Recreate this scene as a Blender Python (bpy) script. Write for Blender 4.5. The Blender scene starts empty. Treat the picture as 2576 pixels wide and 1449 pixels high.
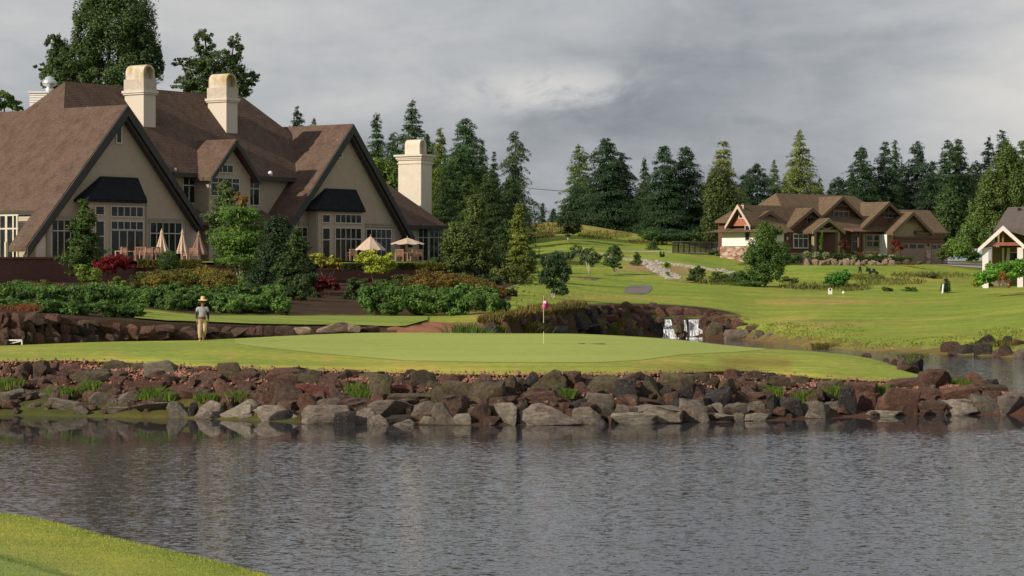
import bpy, bmesh, math, random
import numpy as np
from mathutils import Vector, Matrix, noise as mnoise
rng = np.random.default_rng(7); random.seed(7)
C = bpy.context.scene.collection
R = math.radians
# ---------------------------------------------------------------- camera numbers (measured on the photo, width 2576)
F = 5600.0; CX = 1288.0; YH = 660.0; H = 5.35
def W(px, py, Y): return ((px-CX)/F*Y, Y, H-(py-YH)/F*Y)
def Zp(py, Y): return H-(py-YH)/F*Y
# ---------------------------------------------------------------- materials
def newmat(name):
    m = bpy.data.materials.new(name); m.use_nodes = True
    nt = m.node_tree; b = nt.nodes['Principled BSDF']
    return m, nt, b
def N(nt, t, **kw):
    n = nt.nodes.new(t)
    for k, v in kw.items():
        if k in n.bl_rna.properties.keys(): setattr(n, k, v)
        else: n.inputs[k.replace('_', ' ')].default_value = v
    return n
def noise(nt, scale, detail=4, coord='Object', rough=.6, vec=None, sc=None):
    tc = nt.nodes.new('ShaderNodeTexCoord'); src = tc.outputs[coord]
    if sc:
        mp = nt.nodes.new('ShaderNodeMapping'); mp.inputs['Scale'].default_value = sc
        nt.links.new(src, mp.inputs[0]); src = mp.outputs[0]
    n = nt.nodes.new('ShaderNodeTexNoise'); n.inputs['Scale'].default_value = scale
    n.inputs['Detail'].default_value = detail; n.inputs['Roughness'].default_value = rough
    nt.links.new(src, n.inputs['Vector']); return n.outputs['Fac']
def ramp(nt, fac, stops):
    r = nt.nodes.new('ShaderNodeValToRGB'); e = r.color_ramp.elements
    while len(e) > 1: e.remove(e[-1])
    e[0].position = stops[0][0]; e[0].color = (*stops[0][1], 1)
    for p, c in stops[1:]:
        x = e.new(p); x.color = (*c, 1)
    nt.links.new(fac, r.inputs[0]); return r.outputs[0]
def mixc(nt, a, b, fac, mode='MIX'):
    m = nt.nodes.new('ShaderNodeMix'); m.data_type = 'RGBA'; m.blend_type = mode
    for i, v in ((0, fac), (6, a), (7, b)):
        if hasattr(v, 'links'): nt.links.new(v, m.inputs[i])
        elif i == 0: m.inputs[0].default_value = v
        else: m.inputs[i].default_value = (*v, 1)
    return m.outputs[2]
def bump(nt, b, h, strength=.4, dist=.1):
    n = nt.nodes.new('ShaderNodeBump'); n.inputs['Strength'].default_value = strength
    n.inputs['Distance'].default_value = dist
    nt.links.new(h, n.inputs['Height']); nt.links.new(n.outputs[0], b.inputs['Normal'])
MT = {}
def plain(name, col, rough=.8, var=.25, scale=2.0, bstr=.15, metal=0, coord='Object', sc=None):
    if name in MT: return MT[name]
    m, nt, b = newmat(name)
    f = noise(nt, scale, 5, coord, .65, sc=sc)
    lo = tuple(c*(1-var) for c in col); hi = tuple(min(1, c*(1+var)) for c in col)
    nt.links.new(ramp(nt, f, [(.3, lo), (.7, hi)]), b.inputs['Base Color'])
    b.inputs['Roughness'].default_value = rough; b.inputs['Metallic'].default_value = metal
    if bstr: bump(nt, b, noise(nt, scale*6, 4, coord, sc=sc), bstr, .03)
    MT[name] = m; return m
def foliage_mat():
    m, nt, b = newmat('foliage')
    oi = nt.nodes.new('ShaderNodeObjectInfo'); g = nt.nodes.new('ShaderNodeNewGeometry')
    v = ramp(nt, g.outputs['Random Per Island'], [(0, (.5,.55,.5)), (.5, (.95,1,.9)), (1, (1.75,1.55,1.25))])
    c = mixc(nt, oi.outputs['Color'], v, 1.0, 'MULTIPLY')
    v2 = ramp(nt, noise(nt, .45, 3, 'Object'), [(.3, (.62,.68,.7)), (.7, (1.3,1.25,1.1))])
    c = mixc(nt, c, v2, 1.0, 'MULTIPLY')
    nt.links.new(c, b.inputs['Base Color']); b.inputs['Roughness'].default_value = .6
    b.inputs['Specular IOR Level'].default_value = .25
    t = nt.nodes.new('ShaderNodeBsdfTranslucent'); nt.links.new(c, t.inputs[0])
    mx = nt.nodes.new('ShaderNodeMixShader'); mx.inputs[0].default_value = .35
    out = nt.nodes['Material Output']
    nt.links.new(b.outputs[0], mx.inputs[1]); nt.links.new(t.outputs[0], mx.inputs[2]); nt.links.new(mx.outputs[0], out.inputs[0])
    return m
FOL = foliage_mat()
def rock_mat():
    m, nt, b = newmat('boulder stone')
    oi = nt.nodes.new('ShaderNodeObjectInfo')
    f = noise(nt, 2.2, 6); v = ramp(nt, f, [(.28, (.5,.5,.52)), (.5, (.95,.95,.95)), (.72, (1.45,1.4,1.3))])
    c = mixc(nt, oi.outputs['Color'], v, 1.0, 'MULTIPLY')
    li = ramp(nt, noise(nt, 5.5, 5, rough=.7), [(.56, (0,0,0)), (.68, (1,1,1))])
    c = mixc(nt, c, (.25,.23,.15), li)
    li2 = ramp(nt, noise(nt, 1.3, 3), [(.55, (0,0,0)), (.75, (.6,.6,.6))])
    c = mixc(nt, c, (.16,.065,.04), li2)
    tc = nt.nodes.new('ShaderNodeTexCoord'); vo = nt.nodes.new('ShaderNodeTexVoronoi'); vo.feature = 'DISTANCE_TO_EDGE'; vo.inputs['Scale'].default_value = 1.4
    vv = nt.nodes.new('ShaderNodeVectorMath'); vv.operation = 'ADD'; nn_ = nt.nodes.new('ShaderNodeTexNoise'); nn_.inputs['Scale'].default_value = 3; nn_.inputs['Detail'].default_value = 5
    nt.links.new(tc.outputs['Object'], nn_.inputs['Vector']); nt.links.new(tc.outputs['Object'], vv.inputs[0]); nt.links.new(nn_.outputs['Color'], vv.inputs[1]); nt.links.new(vv.outputs[0], vo.inputs['Vector'])
    c = mixc(nt, c, ramp(nt, vo.outputs['Distance'], [(0,(.35,.33,.32)),(.035,(.95,.95,.95)),(1,(1.05,1.05,1.05))]), 1, 'MULTIPLY')
    nt.links.new(c, b.inputs['Base Color']); b.inputs['Roughness'].default_value = .85
    bump(nt, b, noise(nt, 4, 9, rough=.75), 1.0, .25)
    return m
ROCK = rock_mat()
def roof_mat(name, c1, c2, c3):
    m, nt, b = newmat(name)
    f = noise(nt, 1.0, 8, 'Object', .75, sc=(1,1,.6)); c = ramp(nt, f, [(.3, c1), (.5, c2), (.7, c3)])
    f2 = noise(nt, 5, 4, 'Object', .7, sc=(1,1,2.2)); c = mixc(nt, c, ramp(nt, f2, [(.3,(.65,.65,.65)),(.7,(1.35,1.3,1.25))]), 1, 'MULTIPLY')
    tc = nt.nodes.new('ShaderNodeTexCoord'); wv = nt.nodes.new('ShaderNodeTexWave'); wv.bands_direction = 'Z'
    wv.inputs['Scale'].default_value = 1.6; wv.inputs['Distortion'].default_value = 4; wv.inputs['Detail'].default_value = 2
    nt.links.new(tc.outputs['Object'], wv.inputs['Vector'])
    c = mixc(nt, c, ramp(nt, wv.outputs['Fac'], [(0,(.93,.93,.93)),(.5,(1.03,1.03,1.03))]), 1, 'MULTIPLY')
    nt.links.new(c, b.inputs['Base Color']); b.inputs['Roughness'].default_value = .9
    b.inputs['Specular IOR Level'].default_value = .2
    bump(nt, b, wv.outputs['Fac'], .25, .04)
    return m
SHAKE = roof_mat('cedar shake', (.066,.044,.034), (.118,.076,.057), (.128,.102,.076))
SHING = roof_mat('brown shingle', (.105,.072,.043), (.14,.097,.06), (.165,.118,.075))
DARKROOF = plain('dark slate', (.018,.020,.022), .95, .3); DARKROOF.node_tree.nodes['Principled BSDF'].inputs['Specular IOR Level'].default_value = .1
STUCCO = plain('tan stucco', (.41,.345,.25), .9, .06, 1.5)
CREAM = plain('cream stucco', (.62,.55,.455), .9, .08, 1.5)
WHITEW = plain('white siding', (.78,.74,.68), .8, .05)
TRIM = plain('taupe trim', (.30,.26,.20), .7, .1)
BARGE = plain('grey green fascia', (.045,.045,.04), .8, .2)
FRAME = plain('window frame paint', (.46,.46,.39), .6, .08)
BROWN = plain('brown siding', (.12,.05,.032), .85, .15, 3, sc=(.3,.3,6))
TAN2 = plain('khaki siding', (.27,.21,.13), .85, .1)
REDSH = plain('red shingle siding', (.36,.13,.08), .85, .15, 4)
TEAK = plain('teak', (.46,.27,.17), .6, .12, 6)
CANVAS = plain('canvas', (.52,.39,.29), .9, .06)
BRICK = plain('red brick wall', (.15,.064,.05), .9, .25, 3, sc=(1,1,4))
CAP = plain('stone cap', (.20,.085,.06), .85, .15)
BARK = plain('bark', (.10,.075,.05), .95, .3, 4)
PALEBARK = plain('pale bark', (.5,.46,.38), .9, .2, 4)
WHITE = plain('white paint', (.8,.78,.74), .6, .04)
BLACK = plain('black cloth', (.012,.012,.014), .8, .2)
METAL = plain('galvanised metal', (.62,.63,.64), .35, .1, metal=.6)
def stone_wall_mat():
    m, nt, b = newmat('ledge stone')
    tc = nt.nodes.new('ShaderNodeTexCoord'); mp = nt.nodes.new('ShaderNodeMapping'); mp.inputs['Scale'].default_value = (2.2,2.2,4.5)
    vo = nt.nodes.new('ShaderNodeTexVoronoi'); vo.inputs['Scale'].default_value = 1
    nt.links.new(tc.outputs['Object'], mp.inputs[0]); nt.links.new(mp.outputs[0], vo.inputs['Vector'])
    sx = nt.nodes.new('ShaderNodeSeparateColor'); nt.links.new(vo.outputs['Color'], sx.inputs[0])
    c = ramp(nt, sx.outputs[0], [(0,(.14,.07,.05)),(.4,(.3,.17,.12)),(.7,(.42,.3,.22)),(1,(.5,.42,.34))])
    nt.links.new(c, b.inputs['Base Color']); b.inputs['Roughness'].default_value = .9; return m
STONE = stone_wall_mat()
def glass_mat():
    m, nt, b = newmat('window glass')
    f = noise(nt, .6, 3); nt.links.new(ramp(nt, f, [(.35,(.006,.008,.008)),(.7,(.03,.036,.03))]), b.inputs['Base Color'])
    b.inputs['Roughness'].default_value = .08; b.inputs['Specular IOR Level'].default_value = .35; return m
GLASS = glass_mat()
# ---------------------------------------------------------------- objects
def link(name, me, mat=None, parent=None, root=None, color=None, smooth=False):
    o = bpy.data.objects.new(name, me); C.objects.link(o)
    if mat is not None and not me.materials: me.materials.append(mat)
    if parent is not None: o.parent = parent
    if color is not None: o.color = (*color, 1)
    if smooth: me.polygons.foreach_set('use_smooth', np.ones(len(me.polygons), bool))
    return o
def tag(o, label=None, cat=None, group=None, kind=None):
    if label: o['label'] = label
    if cat: o['category'] = cat
    if group: o['group'] = group
    if kind: o['kind'] = kind
    return o
def thing(name, label, cat, loc, group=None, rz=0):
    o = bpy.data.objects.new(name, None); C.objects.link(o); o.location = loc; o.rotation_euler = (0,0,rz)
    o.empty_display_size = .3
    return tag(o, label, cat, group)
def qmesh(name, V, Fq):
    me = bpy.data.meshes.new(name); V = np.asarray(V, dtype=np.float32); Fq = np.asarray(Fq, dtype=np.int32)
    n, k = Fq.shape
    me.vertices.add(len(V)); me.vertices.foreach_set('co', V.ravel())
    me.loops.add(n*k); me.loops.foreach_set('vertex_index', Fq.ravel())
    me.polygons.add(n); me.polygons.foreach_set('loop_start', np.arange(0, n*k, k, dtype=np.int32))
    me.update(calc_edges=True); return me
class MB:
    """collects polygons in a frame fr(u,v,z)->world and builds ONE mesh"""
    def __init__(s, fr=None): s.v = []; s.f = []; s.fr = fr or (lambda a,b,c: (a,b,c))
    def poly(s, pts):
        i = len(s.v); s.v += [s.fr(*p) for p in pts]; s.f.append(tuple(range(i, i+len(pts)))); return s
    def prism(s, pts, d):       # polygon extruded by vector d
        n = len(pts); q = [(p[0]+d[0], p[1]+d[1], p[2]+d[2]) for p in pts]
        i = len(s.v); s.v += [s.fr(*p) for p in pts]+[s.fr(*p) for p in q]
        s.f += [tuple(range(i, i+n)), tuple(range(i+2*n-1, i+n-1, -1))]
        s.f += [(i+k, i+n+k, i+n+(k+1) % n, i+(k+1) % n) for k in range(n)]; return s
    def box(s, a0, a1, b0, b1, c0, c1): return s.prism([(a0,b0,c0),(a1,b0,c0),(a1,b1,c0),(a0,b1,c0)], (0,0,c1-c0))
    def slab(s, pts, t=.3):     # planar polygon thickened downward
        return s.prism(pts, (0,0,-t))
    def tube(s, p, q, r0, r1=None, n=8):
        r1 = r0 if r1 is None else r1; p = Vector(p); q = Vector(q); d = (q-p)
        if d.length < 1e-6: return s
        a = d.normalized().orthogonal().normalized(); b = d.normalized().cross(a); i = len(s.v)
        for c, r in ((p, r0), (q, r1)):
            for k in range(n):
                t = 2*math.pi*k/n; s.v.append(s.fr(*(c+a*math.cos(t)*r+b*math.sin(t)*r)))
        s.f += [(i+k, i+(k+1) % n, i+n+(k+1) % n, i+n+k) for k in range(n)]
        s.f += [tuple(range(i+n-1, i-1, -1)), tuple(range(i+n, i+2*n))]; return s
    def lathe(s, c, prof, n=16, sx=1, sy=1):
        i = len(s.v)
        for (r, z) in prof:
            for k in range(n):
                t = 2*math.pi*k/n; s.v.append(s.fr(c[0]+r*sx*math.cos(t), c[1]+r*sy*math.sin(t), c[2]+z))
        for j in range(len(prof)-1):
            s.f += [(i+j*n+k, i+j*n+(k+1) % n, i+(j+1)*n+(k+1) % n, i+(j+1)*n+k) for k in range(n)]
        s.f += [tuple(range(i+n-1, i-1, -1)), tuple(range(i+(len(prof)-1)*n, i+len(prof)*n))]; return s
    def build(s, name, mat, parent=None, base=(0,0,0), color=None, smooth=False, bevel=0):
        bm = bmesh.new(); vs = [bm.verts.new((p[0]-base[0], p[1]-base[1], p[2]-base[2])) for p in s.v]
        for f in s.f:
            try: bm.faces.new([vs[i] for i in f])
            except ValueError: pass
        bmesh.ops.recalc_face_normals(bm, faces=bm.faces)
        if bevel: bmesh.ops.bevel(bm, geom=bm.edges[:], offset=bevel, segments=2, affect='EDGES')
        me = bpy.data.meshes.new(name); bm.to_mesh(me); bm.free()
        return link(name, me, mat, parent, color=color, smooth=smooth)
# ---------------------------------------------------------------- terrain: knots (distance, height) per view column
def wl(y): return H*F/(y-YH)
COL = {
 -900:[(50,-1.5),(75,-.9),(77.5,-.05),(81.5,1.4),(81.7,1.7),(86,1.9),(89.3,2.0),(89.6,1.95),(90.6,3.2),(97,3.35),(118,3.5),(140,3.85),(145,3.9),(146,5.45),(230,5.6),(420,6),(700,6)],
 0:[(50,-1.5),(74.5,-.9),(wl(1045),-.05),(81.6,1.45),(81.8,1.7),(86,1.93),(89.3,2.0),(89.6,1.95),(90.6,3.2),(97,3.35),(118,3.5),(150,3.85),(157.5,3.9),(158.6,5.45),(240,5.6),(420,6),(700,6)],
 250:[(50,-1.5),(74.5,-.9),(wl(1050),-.05),(81.7,1.45),(81.9,1.72),(87,2.0),(92.5,2.05),(92.8,2.0),(93.9,2.95),(98,2.98),(118,3.1),(150,3.8),(166,3.9),(167,5.3),(250,5.6),(420,6),(700,6)],
 500:[(50,-1.5),(73.5,-.9),(wl(1053),-.05),(79.0,1.35),(79.2,1.6),(88,2.04),(95.7,2.0),(96,1.95),(97.2,2.62),(99.5,2.75),(115,2.54),(150,3.8),(173.8,4.0),(175,5.0),(260,5.6),(420,6),(700,6)],
 900:[(50,-1.5),(70,-.9),(wl(1071),-.05),(78.9,1.22),(79.1,1.45),(90,1.81),(107,1.97),(107.6,1.9),(109.6,2.14),(112,2.2),(122,2.37),(160,3.2),(189.4,3.6),(190.5,4.8),(270,5.4),(420,6),(700,6)],
 1080:[(50,-1.5),(70,-.9),(wl(1071),-.05),(77.8,1.22),(78,1.45),(90,1.83),(107,1.98),(107.8,1.9),(114,2.05),(118,2.27),(124,2.35),(165,3.4),(197.6,3.9),(199,4.7),(280,5.3),(420,6),(700,6)],
 1200:[(50,-1.5),(70,-.9),(wl(1071),-.05),(77.2,1.22),(77.4,1.45),(90,1.85),(106,1.98),(107.5,1.3),(113,1.0),(117,2.2),(124,2.45),(170,3.3),(205,4.2),(207,4.7),(300,7),(420,6),(700,6)],
 1300:[(50,-1.5),(70,-.9),(wl(1070),-.05),(76.9,1.22),(77.1,1.45),(90,1.88),(105.5,1.99),(107.5,-.6),(115.5,-.1),(119,2.5),(128,2.72),(170,3.5),(205,4.3),(230,5),(300,10.8),(330,11.4),(700,5)],
 1450:[(50,-1.5),(70,-.9),(wl(1070),-.05),(76.9,1.22),(77.1,1.45),(90,1.9),(105,2.0),(107.5,-.8),(136,-.1),(140,2.6),(160,2.78),(190,3.48),(230,5.15),(262,8.16),(300,10.6),(330,11.2),(700,5)],
 1600:[(50,-1.5),(70,-.9),(wl(1066),-.05),(77.1,1.22),(77.3,1.45),(90,1.85),(105,1.86),(107.5,-.8),(156,-.1),(160.5,2.25),(175,2.54),(195,3.19),(235,5.35),(270,7.5),(300,9.2),(330,9.6),(700,5)],
 1700:[(50,-1.5),(70.5,-.9),(wl(1064),-.05),(78.2,1.2),(78.4,1.43),(90,1.78),(103.5,1.78),(106,-.8),(158,-.1),(163,2.0),(178,2.55),(200,3.35),(240,5.8),(270,7.66),(300,8.35),(330,8.5),(700,5)],
 1800:[(50,-1.5),(70.5,-.9),(wl(1063),-.05),(81,1.15),(81.2,1.38),(90,1.65),(102,1.6),(104.5,-.8),(156,-.1),(160,1.7),(180,2.6),(205,3.3),(240,5.0),(262,6.3),(300,6.6),(330,7),(700,5)],
 1900:[(50,-1.5),(70.5,-.9),(wl(1062),-.05),(83,1.1),(83.2,1.3),(92,1.62),(101,1.46),(103.5,-.8),(153,-.1),(158,.98),(175,1.9),(200,3.1),(230,4.1),(244,4.9),(300,5.5),(330,6),(700,5)],
 2050:[(50,-1.5),(72.5,-.9),(wl(1054),-.05),(81,.9),(81.1,1.12),(90,1.6),(100,1.36),(102.5,-.8),(138.5,-.1),(150,1.06),(172,1.82),(200,2.67),(226,3.5),(238,4.98),(300,5.35),(330,5.6),(700,5)],
 2180:[(50,-1.5),(73.5,-.9),(wl(1050),-.05),(81.5,.8),(81.7,1.0),(89,1.4),(97.5,1.22),(100,-.8),(133,-.1),(140,.5),(165,1.52),(200,2.6),(228,3.4),(240,4.98),(300,5.35),(330,5.6),(700,5)],
 2260:[(50,-1.5),(74,-.9),(wl(1048),-.05),(81.7,.78),(81.9,.97),(86.5,1.2),(91.5,1.08),(94,-.8),(131.5,-.1),(138,.55),(162,1.42),(202,2.55),(232,3.43),(243,4.98),(300,5.35),(330,5.6),(700,5)],
 2330:[(50,-1.5),(74.5,-.9),(wl(1046),-.05),(81,.75),(81.6,.88),(84,.98),(85.4,.9),(87.8,-.6),(130,-.1),(137,.7),(160,1.35),(205,2.5),(235,3.46),(247,4.98),(300,5.35),(330,5.6),(700,5)],
 2450:[(50,-1.5),(74.5,-.9),(wl(1045),-.05),(79,.5),(80,.75),(82,.8),(83.5,.6),(86,-.5),(127,-.1),(134,.7),(160,1.64),(205,2.6),(235,3.25),(255,4.6),(300,5.3),(330,5.6),(700,5)],
 2600:[(50,-1.5),(74.5,-.9),(wl(1044),-.05),(78,.3),(79,.45),(81,.5),(82,.4),(84.5,-.6),(123,-.1),(130,.9),(160,2.2),(205,2.86),(235,3.2),(262,3.95),(300,5),(330,5.6),(700,5)],
 2800:[(50,-1.5),(74.5,-.9),(78,-.9),(79,-.9),(80,-.9),(81,-.9),(82,-.9),(84.5,-.9),(118,-.1),(128,1.2),(160,2.6),(205,2.9),(235,3.2),(262,3.95),(300,5),(330,5.6),(700,5)],
}
CK = sorted(COL); KY = np.array([[k[0] for k in COL[c]] for c in CK]); KZ = np.array([[k[1] for k in COL[c]] for c in CK]); NK = KY.shape[1]
_x = np.arange(-1200, 3101, 10.0); _w = np.exp(-.5*(np.arange(-12,13)*10/38.0)**2); _w /= _w.sum()
def _sm(a):
    d = np.interp(_x, CK, a); return np.convolve(np.pad(d, 12, mode='edge'), _w, 'valid')
KY = np.stack([_sm(KY[:, j]) for j in range(NK)], 1); KZ = np.stack([_sm(KZ[:, j]) for j in range(NK)], 1); CK = _x
def prof(px):
    return (np.array([np.interp(px, CK, KY[:, j]) for j in range(NK)]), np.array([np.interp(px, CK, KZ[:, j]) for j in range(NK)]))
def hgt(x, y):
    ky, kz = prof(CX+F*x/y); return float(np.interp(y, ky, kz))
YS = np.concatenate([np.arange(50,130,.1), np.arange(130,420,.4)])
def cast(px, py, ymin=60, water=True):
    """where the line of sight through (px,py) meets the ground (or the pond)"""
    ky, kz = prof(px); h = np.interp(YS, ky, kz)
    if water: h = np.maximum(h, 0)
    zr = H-(py-YH)/F*YS; ok = np.nonzero((h >= zr) & (YS >= ymin))[0]
    Y = YS[ok[0]] if len(ok) else 330.0
    return ((px-CX)/F*Y, Y, float(np.interp(Y, ky, kz)))
# ---------------------------------------------------------------- ground sheet with zone colours
TURF=(.212,.275,.046); DRY=(.36,.28,.095); SOIL=(.25,.12,.078); GREENC=(.30,.36,.10); MULCH=(.055,.034,.021); MOSS=(.085,.085,.028); DIRT=(.30,.19,.12); ROUGH=(.16,.17,.045)
def inpoly(px, py, poly):
    r = np.zeros(px.shape, bool); n = len(poly)
    for i in range(n):
        x0, y0 = poly[i]; x1, y1 = poly[(i+1) % n]
        if y0 == y1: continue
        c = ((y0 > py) != (y1 > py)) & (px < (x1-x0)*(py-y0)/(y1-y0)+x0); r ^= c
    return r
def ground():
    pxs = np.concatenate([np.arange(-3000,-60,60), np.arange(-60,2640,4), np.arange(2640,5600,60)])
    # rows: subdivisions per knot interval
    sub = [3,3,6,26,2,30,34,3,16,12,14,24,12,4,26,10,6]
    P = []; S = []
    for j in range(NK-1):
        n = sub[j]; P += [(j, i/n) for i in range(n)]
    P.append((NK-1, 0.0)); J = np.array([p[0] for p in P]); T = np.array([p[1] for p in P])
    V = []; SS = J+T
    ky = np.array([np.interp(pxs, CK, KY[:, j]) for j in range(NK)]); kz = np.array([np.interp(pxs, CK, KZ[:, j]) for j in range(NK)])
    J1 = np.minimum(J+1, NK-1)
    Y = ky[J]*(1-T)[:, None]+ky[J1]*T[:, None]; Z = kz[J]*(1-T)[:, None]+kz[J1]*T[:, None]
    # last rows: reach the horizon
    ext = np.array([1500., 4000.]); Y = np.vstack([Y, np.repeat(ext[:, None], len(pxs), 1)]); Z = np.vstack([Z, Z[-1:], Z[-1:]]); SS = np.concatenate([SS, [NK, NK+1]])
    PX = np.repeat(pxs[None, :], Y.shape[0], 0); X = (PX-CX)/F*Y; PY = YH+F*(H-Z)/Y
    S = np.repeat(SS[:, None], len(pxs), 1)
    # roughness of bare banks
    rs = np.array([mnoise.noise((a*.9, b*.9, 3.1)) for a, b in zip(X.ravel(), Y.ravel())]).reshape(X.shape)
    PXo = PX; PX = PX+rs*70+np.array([mnoise.noise((a_*.25, b_*.25, 9.1)) for a_, b_ in zip(X.ravel(), Y.ravel())]).reshape(X.shape)*60*(S<12)
    bank = ((S > 2) & (S < 3.9)) | ((S > 7.2) & (S < 9) & (PX > 1000))
    Z = Z+np.where(bank, rs*.12, 0)+np.where((S > 9.5) & (S < 12), rs*.05, 0)
    c = np.zeros(X.shape+(3,)); c[:] = TURF
    def put(mask, col, a=1.0):
        c[mask] = c[mask]*(1-a)+np.array(col)*a
    put((S >= 4.5) & (S < 6.1), (.262,.312,.064)); put(S < 4, SOIL); put((S >= 3) & (S < 3.95), (.06,.038,.026)); _DONE = 1; put(S < 2.88+.15*rs, (.055,.032,.024), .85); put((S < 2.5+rs*.7) & (PX < 760+rs*100), MOSS)  # shade under the turf lip and between boulders painted into the soil colour
    put((S >= 4) & (S < 4.4+.5*rs) & (S < 5), DRY, .35)
    put((S > 6.4) & (S < 9.2) & (PX < 1000), MULCH); put((S > 6.4) & (S < 9.6) & (PX < 330), MULCH)
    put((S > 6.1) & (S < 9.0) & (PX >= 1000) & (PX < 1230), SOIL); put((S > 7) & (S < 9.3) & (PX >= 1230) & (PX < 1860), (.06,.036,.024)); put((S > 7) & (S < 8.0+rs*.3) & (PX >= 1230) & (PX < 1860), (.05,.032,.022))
    put((S > 8) & (S < 8.5+.3*rs) & (PX >= 1860), (.16,.10,.05))
    put((S > 9.6) & (PX < 330), MULCH); put((S > 10.05) & (PX >= 330) & (PX < 1280), MULCH)
    put((S > 11) & (PX >= 1280) & (PX < 1320), MULCH)
    put((S > 13) & (PX < 1300), TURF)
    # right bank slopes: rough grass patches
    wr = (np.clip((PX-1860)/160, 0, 1)*np.clip((9.5-S), 0, 1)*(S > 8)*.45)[..., None]; c[:] = c*(1-wr)+np.array(ROUGH)*wr
    put((S > 13.6) & (S < 15) & (PX > 1320) & (PX < 1680) & (PY < 590-.08*(1560-PX)), DRY, .75)
    for cx, cy, rx, ry, col, a in [(2030,760,160,11,DRY,.75),(2150,812,150,6,DRY,.6),(2010,812,90,22,DRY,.45),(1100,830,60,14,(.34,.16,.10),.9),
        (1250,792,130,10,DRY,.7),(1900,915,95,14,(.22,.17,.045),.8),(1400,575,60,16,DRY,.6),(2560,735,90,8,DRY,.4),(2200,760,200,5,DRY,.35),(1560,750,190,6,DRY,.55),
        (1900,930,70,8,ROUGH,.4),(1610,672,42,14,DIRT,1),(1700,682,60,16,DIRT,.8),(1740,705,30,8,DIRT,.8),(1440,655,40,14,ROUGH,.7),(1520,640,60,7,DRY,.6),
        (2300,700,110,9,DRY,.8),(2230,712,70,7,ROUGH,.8),(2060,722,110,10,ROUGH,.8),(1800,705,80,10,ROUGH,.8),(1460,700,30,6,(.12,.10,.09),.9),(1900,665,40,7,MULCH,.8),
        (2010,655,30,5,MULCH,.7),(2450,700,80,12,ROUGH,.5),(2200,875,120,8,DRY,.35),(1950,842,60,8,ROUGH,.5),(2090,860,50,16,(.26,.25,.05),.6),(2560,800,120,12,(.17,.24,.05),.4),(1420,745,60,6,(.11,.13,.03),.3)]:
        d = ((PX-cx)/rx)**2+((PY-cy)/ry)**2+rs*.5
        w = np.clip(1.25-d, 0, 1)*a*(S > 4)*((cy > 832)*(S < 6.5)+(cy <= 832)*(S >= 6.0)+((cy > 832) & (cx > 1940))*(S >= 8) > 0)
        if cx == 1100: w = w*(S > 6.05)
        c[:] = c*(1-w[..., None])+np.array(col)*w[..., None]
    rr_ = random.Random(5)
    for k in range(70):
        fr = k < 45; cx = rr_.uniform(1420,2600) if fr else rr_.uniform(0,2250); cy = rr_.uniform(690,850) if fr else rr_.uniform(868,938)
        rx = rr_.uniform(50,190); ry = rr_.uniform(1.6,4.5); d = ((PX-cx)/rx)**2+((PY-cy-(PX-cx)*rr_.uniform(-.02,.02))/ry)**2+rs*.4
        w = (np.clip(1.1-d, 0, 1)*rr_.uniform(.15,.45)*((S > 8.3) if fr else ((S > 4.1) & (S < 6))))[..., None]
        c[:] = c*(1-w)+np.array(DRY if k % 3 else (.12,.19,.035))*w
    nr, nc = X.shape; idx = np.arange(nr*nc).reshape(nr, nc)
    Fq = np.stack([idx[:-1,:-1], idx[:-1,1:], idx[1:,1:], idx[1:,:-1]], -1).reshape(-1, 4)
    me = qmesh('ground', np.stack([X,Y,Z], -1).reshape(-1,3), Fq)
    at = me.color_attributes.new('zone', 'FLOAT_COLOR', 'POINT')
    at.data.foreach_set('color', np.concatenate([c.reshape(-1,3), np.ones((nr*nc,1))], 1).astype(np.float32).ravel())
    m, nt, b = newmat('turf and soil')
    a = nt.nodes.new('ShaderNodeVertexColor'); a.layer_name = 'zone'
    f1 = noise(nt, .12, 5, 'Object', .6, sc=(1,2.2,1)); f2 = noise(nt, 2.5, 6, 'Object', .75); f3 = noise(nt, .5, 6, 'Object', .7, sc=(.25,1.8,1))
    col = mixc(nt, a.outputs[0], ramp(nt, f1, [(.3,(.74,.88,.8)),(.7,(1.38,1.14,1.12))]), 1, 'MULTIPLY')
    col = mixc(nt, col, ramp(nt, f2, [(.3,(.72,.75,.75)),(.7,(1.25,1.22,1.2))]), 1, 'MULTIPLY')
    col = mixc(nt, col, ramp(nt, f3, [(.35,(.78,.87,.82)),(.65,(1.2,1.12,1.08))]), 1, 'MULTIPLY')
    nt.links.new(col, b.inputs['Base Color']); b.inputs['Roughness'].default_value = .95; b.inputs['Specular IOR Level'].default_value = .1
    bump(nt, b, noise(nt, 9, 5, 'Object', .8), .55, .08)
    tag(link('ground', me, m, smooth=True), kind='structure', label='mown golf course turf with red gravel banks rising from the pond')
ground()
def sheet(name, front, back, mat, off=.012, step=8, rows=14, ymin=60, label=None):
    xs = np.arange(max(front[0][0], back[0][0]), min(front[-1][0], back[-1][0])+.1, step)
    V = []
    for x in xs:
        yf = np.interp(x, [p[0] for p in front], [p[1] for p in front]); yb = np.interp(x, [p[0] for p in back], [p[1] for p in back])
        A = cast(x, yf, ymin); B = cast(x, yb, ymin); ky, kz = prof(x)
        if name == 'putting_green' and B[1] > ky[6]-.3: B = (0, ky[6]-.3)
        for i in range(rows+1):
            Y = A[1]+(B[1]-A[1])*i/rows; V.append(((x-CX)/F*Y, Y, float(np.interp(Y, ky, kz))+off))
    n = rows+1; f = [(i*n+j, (i+1)*n+j, (i+1)*n+j+1, i*n+j+1) for i in range(len(xs)-1) for j in range(rows)]
    return tag(link(name, qmesh(name, V, f), mat, smooth=True), kind='structure', label=label)
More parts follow.
